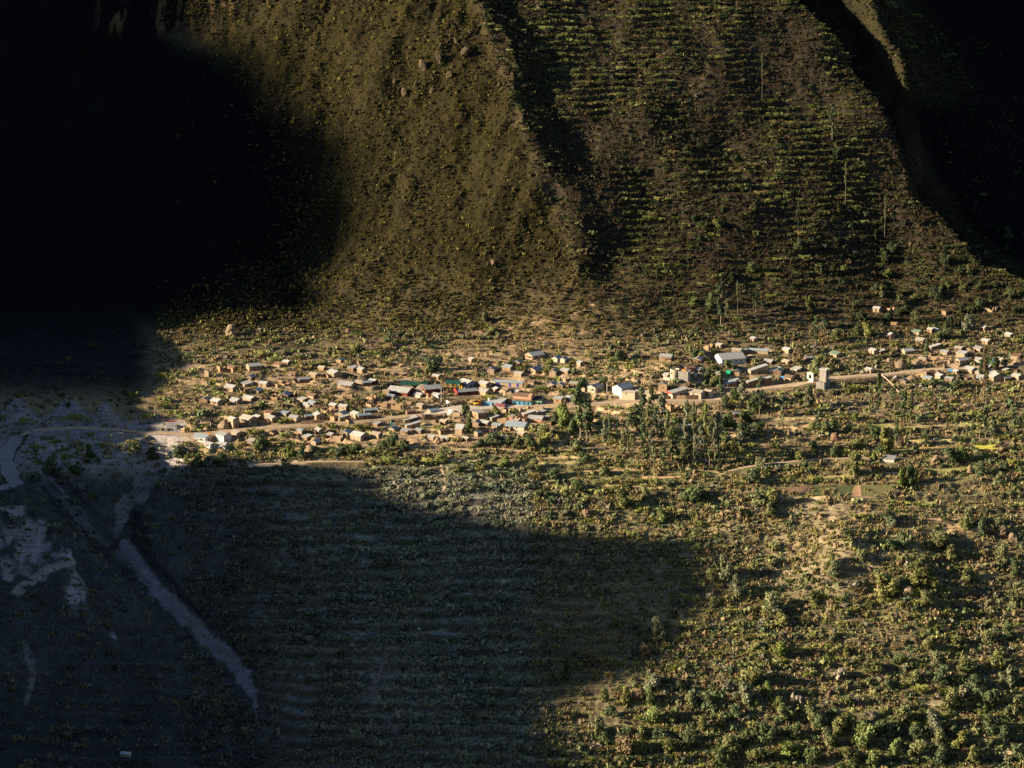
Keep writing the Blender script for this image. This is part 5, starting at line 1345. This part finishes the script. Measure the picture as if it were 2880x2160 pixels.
# eucalyptus: x, top, bottom, width
for x, y0, y1, w, tone in ((1633, 1092, 1236, 42, 'dark green'), (1650, 1140, 1240, 30, 'dark green'), (1804, 1110, 1210, 24, 'dark green'), (1790, 1150, 1225, 26, 'grey-green'), (1831, 1103, 1185, 17, 'dark green'), (1774, 1165, 1190, 20, 'dark green'), (1862, 1133, 1255, 32, 'grey-green'),
        (1845, 1160, 1230, 22, 'dark green'), (1928, 1155, 1300, 18, 'grey-green'), (1983, 1160, 1312, 15, 'olive'), (1970, 1217, 1312, 17, 'grey-green'), (2027, 1065, 1190, 13, 'dark green'), (2087, 1087, 1146, 26, 'grey-green'),
        (2136, 1080, 1178, 19, 'dark green'), (2470, 1068, 1178, 15, 'dark green'), (2541, 1115, 1196, 20, 'dark green'), (2010, 1185, 1300, 17, 'grey-green'), (1714, 1185, 1256, 12, 'dark green'), (1736, 1182, 1250, 12, 'grey-green'),
        (1752, 1222, 1292, 20, 'olive'), (1778, 1226, 1266, 16, 'olive'), (1809, 1205, 1292, 18, 'dark green'), (1839, 1262, 1316, 16, 'olive'), (1865, 1266, 1318, 18, 'dark green'), (1904, 1240, 1298, 20, 'dark green'), (1942, 1215, 1298, 14, 'dark green'),
        (1956, 1235, 1312, 14, 'grey-green'), (1888, 1215, 1296, 18, 'dark green'), (1830, 1225, 1310, 14, 'grey-green'), (1920, 1250, 1315, 16, 'olive'), (1978, 1130, 1160, 10, 'dark green'),
        (2027, 805, 920, 24, 'dark green'), (2046, 850, 900, 18, 'olive'), (2074, 806, 888, 8, 'olive'), (2126, 826, 880, 20, 'dark green'), (2294, 905, 985, 16, 'dark green'),
        (2143, 172, 286, 8, 'olive'), (2377, 478, 580, 9, 'olive'), (2488, 574, 670, 8, 'olive'), (2244, 590, 712, 9, 'dark green'), (2340, 310, 395, 14, 'dark green'), (2605, 965, 1022, 14, 'dark green'),
        (2766, 1000, 1136, 10, 'brown'), (2772, 1020, 1136, 10, 'olive'), (2755, 1165, 1235, 18, 'olive'), (2772, 1150, 1232, 16, 'dark green'), (2735, 1190, 1232, 14, 'dark green'), (2402, 1278, 1345, 28, 'olive'), (2486, 1215, 1285, 28, 'yellow-green'), (2580, 870, 905, 18, 'dark green'),
        (1700, 1190, 1262, 15, 'grey-green'), (1765, 1180, 1262, 16, 'grey-green'), (1822, 1160, 1262, 17, 'olive'), (1876, 1175, 1285, 17, 'olive'), (1950, 1160, 1305, 14, 'grey-green'), (1995, 1200, 1316, 15, 'olive'), (2020, 1180, 1290, 14, 'grey-green'), (1660, 1165, 1236, 18, 'olive'),
        (2448, 1100, 1180, 13, 'olive'), (2560, 1120, 1190, 14, 'dark green'), (2520, 1190, 1260, 15, 'dark green'), (2690, 1170, 1230, 15, 'olive'), (2300, 1170, 1226, 15, 'dark green'), (2200, 1150, 1200, 14, 'olive'), (2850, 1150, 1215, 16, 'dark green')):
    if y1 - y0 > 12: trees.append((x, y1, w, y1 - y0, 'spire', tone))
# round trees, hand placed
Z4 = '''215 165 80 85 y;290 200 50 80 b;140 228 62 62 o;275 292 52 52 o;66 282 42 42 o;470 532 76 80 o;575 492 50 52 o;642 592 60 60 b;800 504 110 66 d;750 515 60 55 d;1045 424 90 60 d;1085 512 100 62 o;910 254 62 56 b;985 260 60 60 g;
1620 300 58 110 y;1480 402 54 105 o;1690 452 48 95 b;1720 430 60 80 d;2030 392 62 60 d;1900 345 70 72 d;1110 574 66 58 o;915 850 66 112 g;968 915 58 96 g;1130 985 112 84 g;1790 950 82 60 o;1780 890 110 100 y;1600 905 130 92 y;1850 705 110 66 o;1515 770 60 56 o;
205 1272 74 66 g;240 1250 40 80 d;612 1322 84 82 g;592 1392 46 82 b;490 1382 46 66 y;400 1372 48 60 o;542 1374 54 62 r;614 1472 70 86 b;490 1606 80 84 r;700 1452 72 60 o;826 1512 60 92 o;1040 1302 112 90 y;1000 1372 96 80 g;1108 1362 40 80 b;940 1592 84 76 o;
1200 1604 74 70 b;1440 1484 92 76 o;1680 1474 112 84 o;1820 1506 92 96 g;1520 1556 92 118 b;1660 1602 52 76 b;1942 1562 82 70 y;1760 1606 92 76 o;2060 1402 90 84 d;1900 1406 100 92 o;2000 1332 92 80 d;1800 1152 76 56 y;1165 1170 76 56 b;330 1200 80 52 r;570 1180 60 56 r;
1290 1450 80 66 o;1360 1560 80 80 o;1090 1540 86 74 d;1005 1560 70 66 d;760 1560 76 66 d;680 1600 74 70 o;900 1650 80 76 d;1050 1640 84 70 o;1300 1640 90 76 d;1450 1640 84 74 o;1560 1650 80 70 b;1850 1640 90 80 d;1990 1640 80 76 o;2130 1540 70 66 d;2150 1300 80 80 g;2100 1220 84 70 o;
1960 1240 84 66 o;1860 1290 90 76 d;1740 1300 84 66 o;1640 1330 80 60 d;1560 1250 84 56 o;1680 1210 66 50 d;2060 1120 70 56 o;2140 1090 66 60 d;1930 1140 70 60 o;1840 1220 76 66 g;2180 960 60 70 o;2120 780 60 90 o;2170 830 56 80 d;2030 660 50 90 d;2100 640 60 60 o;
430 1440 60 50 d;370 1500 50 66 g;400 1560 56 60 d;560 1530 60 56 o;640 1540 64 52 d;850 1400 70 60 d;960 1440 66 56 d;1180 1450 70 60 o;1230 1530 76 66 d;770 1380 60 50 o;720 1330 50 46 d;900 1480 60 52 o;1150 1400 60 50 b;1330 1480 70 56 d;1400 1520 60 60 o;1600 1510 70 60 d;1740 1540 70 66 d;1850 1560 80 70 o;2060 1500 80 76 d;2180 1420 66 70 o;2180 1620 70 70 d'''
TM = {'y': 'yellow-green', 'b': 'bright green', 'o': 'olive', 'd': 'dark green', 'g': 'grey-green', 'r': 'brown'}
for it in Z4.replace('\n', '').split(';'):
    x, y, w, hh, t = it.split()
    trees.append((1440 + float(x) / 1.536, 1080 + float(y) / 1.536, float(w) / 1.536, float(hh) / 1.536, 'round', TM[t]))
for x, y, w, hh, t in ((1207, 1045, 40, 50, 'd'), (1230, 1042, 36, 40, 'd'), (1218, 1040, 30, 44, 'b'), (1310, 1160, 22, 28, 'd'), (1393, 1166, 28, 26, 'o'), (1188, 1148, 20, 24, 'b'), (775, 1220, 36, 32, 'd'), (795, 1218, 30, 28, 'd'), (732, 1262, 44, 38, 'd'), (813, 1284, 28, 34, 'b'), (848, 1290, 26, 40, 'd'),
        (1548, 1135, 50, 70, 'r'), (1580, 1200, 40, 62, 'b'), (1530, 1250, 42, 50, 'y'), (1700, 1082, 30, 26, 'd'), (1745, 1015, 40, 30, 'd'), (1790, 1010, 34, 24, 'g'), (1936, 996, 24, 38, 'o'), (2276, 1146, 38, 62, 'g'), (2262, 1082, 34, 40, 'o'), (2242, 1020, 26, 36, 'r'), (2300, 1036, 30, 38, 'o'), (2437, 946, 40, 40, 'y'), (2412, 944, 26, 30, 'd'),
        (2660, 955, 44, 34, 'd'), (2672, 920, 40, 30, 'd'), (2640, 958, 26, 26, 'o'), (2720, 930, 30, 44, 'g'), (2800, 1036, 26, 34, 'd'), (2826, 1032, 26, 22, 'd'), (2760, 1060, 20, 48, 'd'), (2556, 1032, 20, 26, 'o'), (2500, 905, 34, 30, 'd'), (2575, 912, 28, 40, 'o'), (2420, 905, 36, 30, 'd'), (2280, 880, 32, 34, 'o'), (2320, 925, 34, 34, 'd'), (2352, 960, 36, 36, 'o'),
        (2060, 1270, 40, 36, 'o'), (2178, 1260, 28, 24, 'y'), (2625, 1090, 44, 26, 'd'), (2690, 1096, 36, 30, 'd'), (2050, 1042, 26, 30, 'o'), (2010, 1085, 28, 30, 'o'), (1615, 1222, 36, 44, 'd'), (1560, 1196, 30, 40, 'd'), (1490, 1260, 38, 40, 'd'), (1455, 1262, 34, 30, 'o'), (1320, 1215, 26, 44, 'd'), (1390, 1248, 60, 30, 'd'), (1430, 1252, 44, 28, 'd'), (1350, 1256, 34, 26, 'd'),
        (1105, 1258, 34, 38, 'd'), (1130, 1264, 40, 30, 'o'), (1000, 1274, 50, 26, 'd'), (960, 1278, 44, 24, 'd'), (1080, 1270, 40, 26, 'd'), (1500, 1320, 44, 30, 'o'), (1420, 1310, 40, 30, 'b'), (1350, 1320, 40, 26, 'o'), (1290, 1330, 36, 24, 'o'), (1560, 1345, 50, 30, 'd'), (1470, 1370, 40, 26, 'o'), (1620, 1380, 44, 30, 'd'), (1700, 1340, 40, 28, 'o'), (1520, 1400, 44, 28, 'o'), (1640, 1300, 40, 30, 'd'), (1240, 1300, 40, 24, 'b'), (1160, 1310, 36, 22, 'o'),
        (500, 1286, 46, 36, 'd'), (430, 1290, 40, 34, 'd'), (375, 1270, 44, 30, 'd'), (250, 1290, 30, 44, 'd'), (140, 1330, 48, 48, 'd'), (210, 1335, 50, 30, 'd'), (560, 1310, 44, 34, 'd'), (620, 1305, 44, 30, 'd')):
    trees.append((x, y, w, hh, 'round', TM[t]))
for x, y, w, hh, t in ((2040, 1152, 36, 40, 'd'), (2072, 1168, 40, 36, 'd'), (2112, 1162, 36, 40, 'd'), (2150, 1152, 30, 30, 'o'), (2100, 1192, 44, 36, 'd'), (2050, 1202, 44, 40, 'd'), (2020, 1212, 36, 36, 'd'), (2085, 1226, 44, 36, 'd'), (2132, 1216, 40, 30, 'd'), (1992, 1062, 26, 30, 'd'), (1975, 1042, 28, 30, 'd'), (2012, 1052, 26, 26, 'd'), (1955, 1010, 26, 28, 'd'), (2120, 1130, 30, 34, 'd'), (2062, 1128, 30, 36, 'd')):
    trees.append((x, y, w, hh, 'round', TM[t]))
# more of the same on the terraces, thinly spread over the wooded bands
rq = random.Random(77)
for n_, (xa, xb, ya, yb), (wa, wb), tn in ((46, (1950, 2870, 640, 905), (18, 36), 'ddddoob'), (22, (2060, 2870, 1180, 1345), (22, 40), 'ddoobg'), (12, (2150, 2870, 1420, 1640), (26, 48), 'oogdy'), (14, (1720, 2400, 1590, 1850), (26, 48), 'oogy'), (14, (1700, 2500, 420, 640), (14, 24), 'dddo'), (6, (1000, 1400, 900, 1000), (18, 30), 'dor')):
    for _ in range(n_):
        w = rq.uniform(wa, wb); trees.append((rq.uniform(xa, xb), rq.uniform(ya, yb), w, w * rq.uniform(0.75, 1.15), 'round', TM[rq.choice(tn)]))
def zone(x, y):
    if y < 640: return 'high on the terraced hillside'
    if y < 780: return 'on the terraces far above the right-hand houses'
    if y < 930: return 'on the terraces just above the right-hand houses' if x > 1900 else 'on the foot of the lit spur'
    if y < 1150: return 'among the left-hand houses' if x < 1200 else 'among the houses around the square' if x < 1950 else 'among the right-hand houses'
    if y < 1262: return 'below the left-hand houses' if x < 1300 else 'under the bottom row of the square' if x < 1600 else 'in the grove below the square' if x < 2050 else 'on terraces below the right-hand road'
    if y < 1345: return 'by the gully at the shadow edge' if x < 700 else 'on the slope below the village' if x < 1690 else 'at the foot of the eucalyptus grove' if x < 2050 else 'around the yellow fields'
    if y < 1430: return 'on the slope above the big shadow' if x < 2050 else 'around the ploughed brown field'
    if y < 1600: return 'on the stony slope under the brown field'
    if y < 1760: return 'on the cactus slope below the stony patch'
    if y < 1880: return 'at the right rim of the big shadow' if x < 2150 else 'on the upper edge of the thicket'
    s = 'in the left half of the thicket' if x < 2250 else 'in the right half of the thicket'
    return ('top strip ' if y < 1960 else 'second strip ' if y < 2040 else 'third strip ' if y < 2100 else 'lowest strip ') + s
px_ = np.array([t[0] for t in trees]); py_ = np.array([t[1] for t in trees])
TP, TT = cast(px_, py_)
groups = {}
recs = []
for (x, y, w, hh, kind, tone), p, t in zip(trees, TP, TT):
    if any(abs(p[0] - h['c'][0]) < 0.5 * h['LA'] + 1 and abs(p[1] - h['c'][1]) < 0.5 * h['LB'] + 1 for h in hs): continue
    if kind == 'round' and any(np.min(np.hypot(X - p[0], Y - p[1])) < hw for _, _, X, Y, _, hw in ROADGEO): continue
    r_ = dict(x=x, y=y, w=w * t / FOC, h=hh * t / FOC / math.cos(DEL), kind=kind, tone=tone, p=p, z=zone(x, y)); recs.append(r_)
    groups.setdefault((kind, tone, r_['z']), []).append(r_)
ORD2 = ORD + ['twenty-' + o for o in ORD[:9]] + ['thirtieth'] + ['thirty-' + o for o in ORD[:9]]
for key, lst in groups.items():
    for k, r_ in enumerate(sorted(lst, key=lambda q: q['x'])):
        r_['ord'] = k; r_['n'] = len(lst)
for r_ in recs:
    word = 'slender %s eucalyptus' % r_['tone'] if r_['kind'] == 'spire' else '%s round tree' % r_['tone']
    lab = ('only ' + word + ' ' + r_['z']) if r_['n'] == 1 else ('%s from left, %s %s' % (ORD2[r_['ord']], word, r_['z']))
    e = thing('eucalyptus_tree' if r_['kind'] == 'spire' else 'round_tree', r_['p'], rs.uniform(0, 6.28))
    tag(e, lab, 'tree', 'eucalyptus trees around the village' if r_['kind'] == 'spire' else 'trees on the terraces')
    lib = SPIRE if r_['kind'] == 'spire' else ROUND
    i = rs.randint(0, 4) if r_['kind'] == 'spire' and r_['w'] / r_['h'] > 0.12 else (rs.randint(4, 6) if r_['kind'] == 'spire' else rs.randint(0, len(ROUND)))
    hz = r_['h'] * (1.22 if r_['kind'] == 'spire' else 1.2)
    wz = r_['w'] * (1.45 if r_['kind'] == 'spire' else 1.15)
    if r_['kind'] == 'round' and r_['y'] > 1800: wz *= 1.02; hz *= 1.02
    e.scale = (wz, wz, hz)
    if r_['kind'] == 'spire': e.location.z -= 0.3
    else: e.location.z -= 0.16 * hz
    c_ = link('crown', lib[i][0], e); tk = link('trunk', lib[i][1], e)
    j = rs.uniform(0.82, 1.2) * (0.85 if r_['y'] < 930 else 1.45); cc = TONES[r_['tone']]  # crowns lower on the slope brightened in place of haze
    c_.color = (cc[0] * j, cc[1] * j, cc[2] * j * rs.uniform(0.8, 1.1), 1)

# ------------------------------------------------------------------ scrub: countless bushes, cacti and tufts, kept as a few masses
NOGO = np.zeros(XX.shape, bool)
for _, _, X, Y, _, hw in ROADGEO:
    for k in range(len(X)):
        i0, i1 = np.searchsorted(GX, [X[k] - hw - 0.8, X[k] + hw + 0.8]); j0, j1 = np.searchsorted(GY, [Y[k] - hw - 3.4, Y[k] + hw + 0.8])
        NOGO[j0:j1, i0:i1] |= np.hypot(XX[j0:j1, i0:i1] - X[k], np.minimum(0, YY[j0:j1, i0:i1] - Y[k] + 2.6) + np.maximum(0, YY[j0:j1, i0:i1] - Y[k])) < hw + 0.4
for h in hs:
    r_ = 0.5 * max(h['LA'], h['LB']) + 0.9
    i0, i1 = np.searchsorted(GX, [h['c'][0] - r_, h['c'][0] + r_]); j0, j1 = np.searchsorted(GY, [h['c'][1] - r_ - 3.0, h['c'][1] + r_])
    NOGO[j0:j1, i0:i1] = True
for q in FIELDGEO:
    P = q[2]; i0, i1 = np.searchsorted(GX, [P[:, 0].min(), P[:, 0].max()]); j0, j1 = np.searchsorted(GY, [P[:, 1].min(), P[:, 1].max()])
    NOGO[j0:j1, i0:i1] |= inpoly(XX[j0:j1, i0:i1], YY[j0:j1, i0:i1], [(p[0], p[1]) for p in P]) & (fbm(XX[j0:j1, i0:i1], YY[j0:j1, i0:i1], 7, 2, 401) > -0.3)
SQ = [(1205, 1157), (1262, 1143), (1330, 1133), (1420, 1135), (1560, 1136), (1440, 1150), (1370, 1153), (1330, 1162), (1245, 1168), (1190, 1168)]
NOGO |= inpoly(PX, PY, SQ)
NOGO |= STRIPM
def shrub(seed, n, size, flat=0.8, k=5):
    r = np.random.RandomState(seed)
    c = np.stack([r.uniform(-0.55, 0.55, k), r.uniform(-0.55, 0.55, k), r.uniform(0.1, 0.55, k)], 1); c[0] = (0, 0, 0.35)
    V, kk = leaf_quads(c, r.uniform(0.35, 0.6, k), n, size, r, 0.15, flat)
    return V
def tuft(seed, n):
    r = np.random.RandomState(seed); a = r.uniform(0, 6.28, n); q = np.zeros((n, 4, 3))
    bx, by = 0.35 * r.normal(size=n), 0.35 * r.normal(size=n); w = r.uniform(0.16, 0.34, n); hh = r.uniform(0.6, 1.3, n); le = r.normal(size=(n, 2)) * 0.35
    for j, (s_, t_) in enumerate(((-1, 0), (1, 0), (0.5, 1), (-0.5, 1))):
        q[:, j, 0] = bx + s_ * w * np.cos(a) + t_ * le[:, 0]; q[:, j, 1] = by + s_ * w * np.sin(a) + t_ * le[:, 1]; q[:, j, 2] = t_ * hh - 0.1
    return q
def pear(seed, n):
    r = np.random.RandomState(seed); q = np.zeros((n, 4, 3)); a = r.uniform(0, 6.28, n)
    c = np.stack([0.5 * r.normal(size=n), 0.5 * r.normal(size=n), r.uniform(0.1, 1.1, n)], 1); w = r.uniform(0.22, 0.36, n); til = r.uniform(-0.5, 0.5, n)
    for j, (s_, t_) in enumerate(((-0.7, -1), (0.7, -1), (1, 0.8), (-1, 0.8))):
        q[:, j, 0] = c[:, 0] + s_ * w * np.cos(a) - t_ * w * np.sin(a) * til; q[:, j, 1] = c[:, 1] + s_ * w * np.sin(a) + t_ * w * np.cos(a) * til; q[:, j, 2] = c[:, 2] + t_ * w * 1.3
    return q
def scatter(name, lab, ncand, dens, temps, rad, cols, seed, hsc=(0.8, 1.2), lip=0.0, bank=0.0):
    r = np.random.RandomState(seed)
    y = r.uniform(-392, 430, ncand); x = r.uniform(-1, 1, ncand) * (0.147 * (y + DIST) + 8)
    z = ground(x, y); px, py, _ = project(x, y, z)
    i = np.clip(np.searchsorted(GX, x), 0, len(GX) - 1); j = np.clip(np.searchsorted(GY, y), 0, len(GY) - 1)
    dd = np.where(py < 930, 1.1, 1.9); conv = z - 0.5 * (ground(x, y - dd) + ground(x, y + dd))
    d = dens(px, py, x, y)
    if bank: d = d * np.where(in_spur(px, py), 1.0, (1 - bank) + bank * 2.2 * sstep(0.30, 0.85, gyy[j, i]))
    if lip: d = d * np.where(conv > lip, 1.0, 0.06)
    d = np.where((px < -60) | (px > 2940) | (py > 2230) | (py < -60), 0, d)
    d = d * np.where(py < 1000, 0.02 + 0.98 * sstep(-330, 0, px - at(SKYLINE, py)), 1); d = np.where((px - at(EDGE, py)) * 0.75 > 25, np.where(py < 800, d * np.where((px - RIB(py) > -90) & (px - RIB(py) < 130) & (py < 260), 1.0, 0.1), d), d)
    d = np.where((px < 440) & (py < 1170), d * 0.08, d)
    d = np.where(NOGO[j, i] | (CHUTE[j, i] < 34), 0, d)
    keep = r.uniform(size=ncand) < d
    x, y, z, px, py = x[keep], y[keep], z[keep], px[keep], py[keep]
    n = len(x); R = r.uniform(rad[0], rad[1], n) * r.choice([0.55, 0.8, 1.15, 1.7], n, p=[0.3, 0.3, 0.28, 0.12]) * np.where(py < 930, np.where(in_spur(px, py), 0.75, 0.8), 1.05); Hs = R * r.uniform(hsc[0], hsc[1], n)
    th = r.normal(0, 0.16, n) if lip else r.uniform(0, 6.28, n); ex = np.where(py < 930, 2.3, 1.5) if lip else np.ones(n); c, s = np.cos(th), np.sin(th); tid = r.randint(0, len(temps), n)
    cw = cols(px, py, x, y, r, n) * ((0.75 + 0.8 * sstep(820, 1080, py)) * np.where((py > 1300) & (px < 1500), 1.15, 1.0))[:, None]  # plant colour lifted downslope in place of haze, and within the lower shadow
    g_ = ((py > 1310) & (px < 1500))[:, None]; cw = np.where(g_, 0.4 * cw + 0.6 * cw.mean(1, keepdims=True) * np.array([0.98, 1.05, 0.85]), cw)  # plants greyed where the lower shadow falls
    cw = cw * np.where((px < 440) & (py < 1170), 0.35, np.where((py > 1300) & (px < 1300), 0.55 + 0.45 * sstep(650, 1200, px), 1.0))[:, None]  # shade painted into plant colour in the left and lower-left shadow
    Vs, Cs = [], []
    for k, T in enumerate(temps):
        m = np.where(tid == k)[0]
        if not len(m): continue
        q = T[None] * np.ones((len(m), 1, 1, 1)); q[..., 0] *= ex[m][:, None, None]; X = (q[..., 0] * c[m, None, None] - q[..., 1] * s[m, None, None]) * R[m, None, None] + x[m, None, None]
        Y = (q[..., 0] * s[m, None, None] + q[..., 1] * c[m, None, None]) * R[m, None, None] + y[m, None, None]
        Z = q[..., 2] * Hs[m, None, None] + z[m, None, None]
        Vs.append(np.stack([X, Y, Z], -1).reshape(-1, 4, 3)); Cs.append((cw[m][:, None, :] * r.uniform(0.72, 1.28, (len(m), len(T), 1))).reshape(-1, 3))
    V = np.concatenate(Vs); K = np.concatenate(Cs)
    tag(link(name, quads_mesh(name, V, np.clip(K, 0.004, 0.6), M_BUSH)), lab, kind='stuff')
    print(name, n, len(V))
def pick(r, n, palette, w):
    P = np.array(palette); return P[r.choice(len(P), n, p=np.array(w) / sum(w))] * r.uniform(0.75, 1.25, (n, 1))
def in_spur(px, py): return (px - at(CREST, py) < 20) & (py < 930)
def in_terr(px, py): return (px - at(CREST, py) >= 20) & (py < 930)
def vill(px, py): return np.where((py > 955) & (py < 1270) & (px > 420), 1.0, 0.0)
def stony(px, py): return np.exp(-((px - 2330) / 300.0) ** 2 - ((py - 1510) / 90.0) ** 2)
BR = (0.165, 0.122, 0.064); OL = (0.128, 0.134, 0.058); DG = (0.076, 0.098, 0.048); YG = (0.20, 0.205, 0.075); GRY = (0.165, 0.148, 0.110)
def d_mid(px, py, x, y):
    c = 0.55 + 1.15 * fbm(x, y, 22, 3, 301)
    d = np.where(in_spur(px, py), 0.8 + 0.1 * sstep(740, 930, py + 60 * fbm(x, y, 30, 2, 302)), np.where(in_terr(px, py), 1.0, 1.0)) * np.clip(c, np.where(py < 930, 0.22, 0.06), 1)
    d = np.where((py > 1300) & (px < 1500), d * 0.5, d)
    right = sstep(1950, 2200, px)
    d = np.where(vill(px, py) > 0, d * (0.40 + 0.4 * right), d); d = d * (1 - 0.5 * stony(px, py))
    d = np.where((py > 1150) & (px < 520), d * 0.12, d); d = d * (1 - 0.75 * np.exp(-((px - 1740) / 190.0) ** 2 - ((py - 1165) / 45.0) ** 2))
    d = np.where((py > 1330) & (px > 1500), d * np.clip(0.8 + 1.3 * fbm(x, y, 55, 2, 303), 0.15, 1.3), d)
    return d
def c_mid(px, py, x, y, r, n):
    c = pick(r, n, [BR, OL, DG, GRY], [3, 3, 2, 1.4]); t = in_terr(px, py)
    c[t] = pick(r, int(t.sum()), [BR, (0.12, 0.085, 0.05), OL, DG], [2, 2.5, 2, 2.6]) * 0.60
    s_ = in_spur(px, py); c[s_] = pick(r, int(s_.sum()), [(0.14, 0.112, 0.042), (0.155, 0.142, 0.042), (0.075, 0.068, 0.028), (0.05, 0.042, 0.02)], [1.2, 1.1, 1.2, 0.8])
    l_ = (py > 1290) & (px < 1700); c[l_] = pick(r, int(l_.sum()), [GRY, OL, DG], [2, 2, 1.4]) * 0.9
    return c
scatter('scrub', 'olive and brown bushes covering the hillside', 290000, d_mid, [shrub(k, 18, 0.32) for k in range(6)], (0.8, 1.7), c_mid, 1, (0.75, 1.25), bank=0.5)
def d_big(px, py, x, y):
    c = np.clip(0.22 + 1.3 * fbm(x, y, 38, 3, 311), 0, 1)
    d = np.where(in_spur(px, py), 0.0, np.where(in_terr(px, py), 0.30 + 0.5 * sstep(500, 750, py) * sstep(1750, 2000, px), 0.45)) * c
    d = np.where(vill(px, py) > 0, d * 0.35, d); d = d * (1 - 0.8 * stony(px, py)); d = np.where((py > 1150) & (px < 520), d * 0.3, d)
    d = d * np.where(py > 1330, np.clip(0.8 + 1.6 * fbm(x, y, 55, 2, 304), 0.05, 1.6), 1)
    d = d + 0.30 * sstep(1880, 2000, py) * sstep(1650, 1850, px)
    return d
def c_big(px, py, x, y, r, n):
    c = pick(r, n, [OL, DG, (0.085, 0.10, 0.036), GRY], [2.5, 3, 2, 1]); t = in_terr(px, py); c[t] *= 0.8
    return c
scatter('undergrowth', 'taller green bushes massed on the terraces and slopes', 52000, d_big, [shrub(40 + k, 64, 0.20, 0.9, 7) for k in range(6)], (1.4, 2.7), c_big, 2, (0.75, 1.2), bank=0.65)
def d_tuft(px, py, x, y):
    c = np.clip(0.6 + 0.9 * fbm(x, y, 15, 3, 321), 0.1, 1)
    d = np.where(in_spur(px, py), 1.0, np.where(in_terr(px, py), 1.0, 0.75)) * np.where(in_spur(px, py), np.clip(c, 0.4, 1), c)
    d = np.where(vill(px, py) > 0, d * 0.45, d); d = d + 0.2 * stony(px, py); d = np.where((py > 1150) & (px < 520), d * 0.2, d)
    return d
def c_tuft(px, py, x, y, r, n):
    c = pick(r, n, [(0.22, 0.165, 0.085), (0.19, 0.17, 0.06), (0.15, 0.115, 0.06)], [2, 2, 2]); s_ = in_spur(px, py)
    c[s_] = pick(r, int(s_.sum()), [(0.150, 0.135, 0.030), (0.095, 0.080, 0.022), (0.062, 0.050, 0.016), (0.24, 0.225, 0.050)], [3, 3, 3, 2.0])
    t = in_terr(px, py); c[t] *= 0.55
    return c
scatter('dry_grass', 'dry yellowish grass tufts on the spur and slopes', 240000, d_tuft, [tuft(k, 8) for k in range(6)], (0.7, 1.3), c_tuft, 3, (0.7, 1.2))
def d_lip(px, py, x, y):
    c = np.clip(0.5 + 1.6 * fbm(x, y, 30, 2, 331), 0, 1)
    return np.where(in_terr(px, py), np.clip(0.35 + 2.4 * fbm(x, y, 42, 2, 332), 0.03, 1), np.where(py > 930, 0.55 * c * np.where((px < 600) & (py > 1270), 0.25, 1), 0))
def c_lip(px, py, x, y, r, n):
    c = pick(r, n, [YG, (0.165, 0.17, 0.045), (0.13, 0.145, 0.045), (0.16, 0.13, 0.05)], [2, 3, 3, 2]); t = in_terr(px, py); c[t] *= 1.15
    return c
scatter('terrace_edge_plants', 'yellow-green agave and cactus hedges along terrace edges', 230000, d_lip, [pear(k, 18) for k in range(5)], (0.7, 1.2), c_lip, 4, (0.8, 1.2), 0.16)
PATCH = [(2170, 1590, 100, 45, 1.0), (2260, 1620, 80, 40, 1.0), (880, 1000, 150, 22, 0.8), (840, 960, 120, 25, 0.6), (1240, 1365, 80, 26, 0.8), (2810, 2090, 80, 55, 1.0), (2370, 1950, 90, 40, 0.8), (2400, 1720, 160, 70, 0.5), (2180, 954, 34, 10, 1.0), (620, 1100, 90, 26, 0.5), (560, 1055, 60, 30, 0.4),
         (2450, 1560, 120, 60, 0.4), (2280, 1700, 150, 60, 0.5), (2700, 1760, 120, 60, 0.35), (2000, 1720, 60, 40, 0.3), (1900, 2120, 120, 20, 0.5), (1600, 1400, 120, 30, 0.3), (2420, 2010, 130, 40, 0.5), (2350, 2080, 200, 60, 0.2), (1380, 1345, 90, 30, 0.3), (2680, 860, 120, 30, 0.3)]
def d_pear(px, py, x, y):
    d = np.zeros(len(px))
    for cx, cy, w, hh, k in PATCH: d = np.maximum(d, k * np.exp(-(((px - cx) / w) ** 2 + ((py - cy) / hh) ** 2) ** 1.5))
    return d * np.clip(0.6 + 0.8 * fbm(x, y, 8, 2, 341), 0, 1) + 0.03 * (py > 950)
def c_pear(px, py, x, y, r, n): return pick(r, n, [(0.20, 0.215, 0.075), (0.165, 0.185, 0.07), (0.23, 0.22, 0.10)], [2, 3, 1])
scatter('cactus', 'pale green prickly pear patches on the slopes', 70000, d_pear, [pear(20 + k, 16) for k in range(5)], (0.75, 1.3), c_pear, 5, (0.8, 1.2))
def d_stone(px, py, x, y):
    return 0.10 * np.clip(0.3 + fbm(x, y, 30, 2, 351), 0, 1) + 0.22 * stony(px, py) + 0.16 * vill(px, py) + 0.25 * np.exp(-((px - 480) / 330.0) ** 2 - ((py - 60) / 90.0) ** 2) + 0.55 * in_spur(px, py) * np.exp(-((px - 1235) / 80.0) ** 2 - ((py - 170) / 100.0) ** 2)
def c_stone(px, py, x, y, r, n): return pick(r, n, [(0.24, 0.175, 0.11), (0.20, 0.145, 0.095), (0.25, 0.21, 0.16)], [2, 2, 1])
def stone(seed):
    r = np.random.RandomState(seed); p = np.array([(-1, -1, -0.6), (1, -1, -0.6), (1, 1, -0.6), (-1, 1, -0.6), (-0.7, -0.6, 0.8), (0.7, -0.7, 0.9), (0.6, 0.7, 0.8), (-0.7, 0.6, 0.7)]) * 0.5 * r.uniform(0.7, 1.3, (8, 3))
    return np.array([p[[0, 1, 5, 4]], p[[1, 2, 6, 5]], p[[2, 3, 7, 6]], p[[3, 0, 4, 7]], p[[4, 5, 6, 7]]])
scatter('rubble', 'loose pale stones strewn over the slopes', 30000, d_stone, [stone(k) for k in range(6)], (0.4, 1.0), c_stone, 6, (0.6, 1.3))
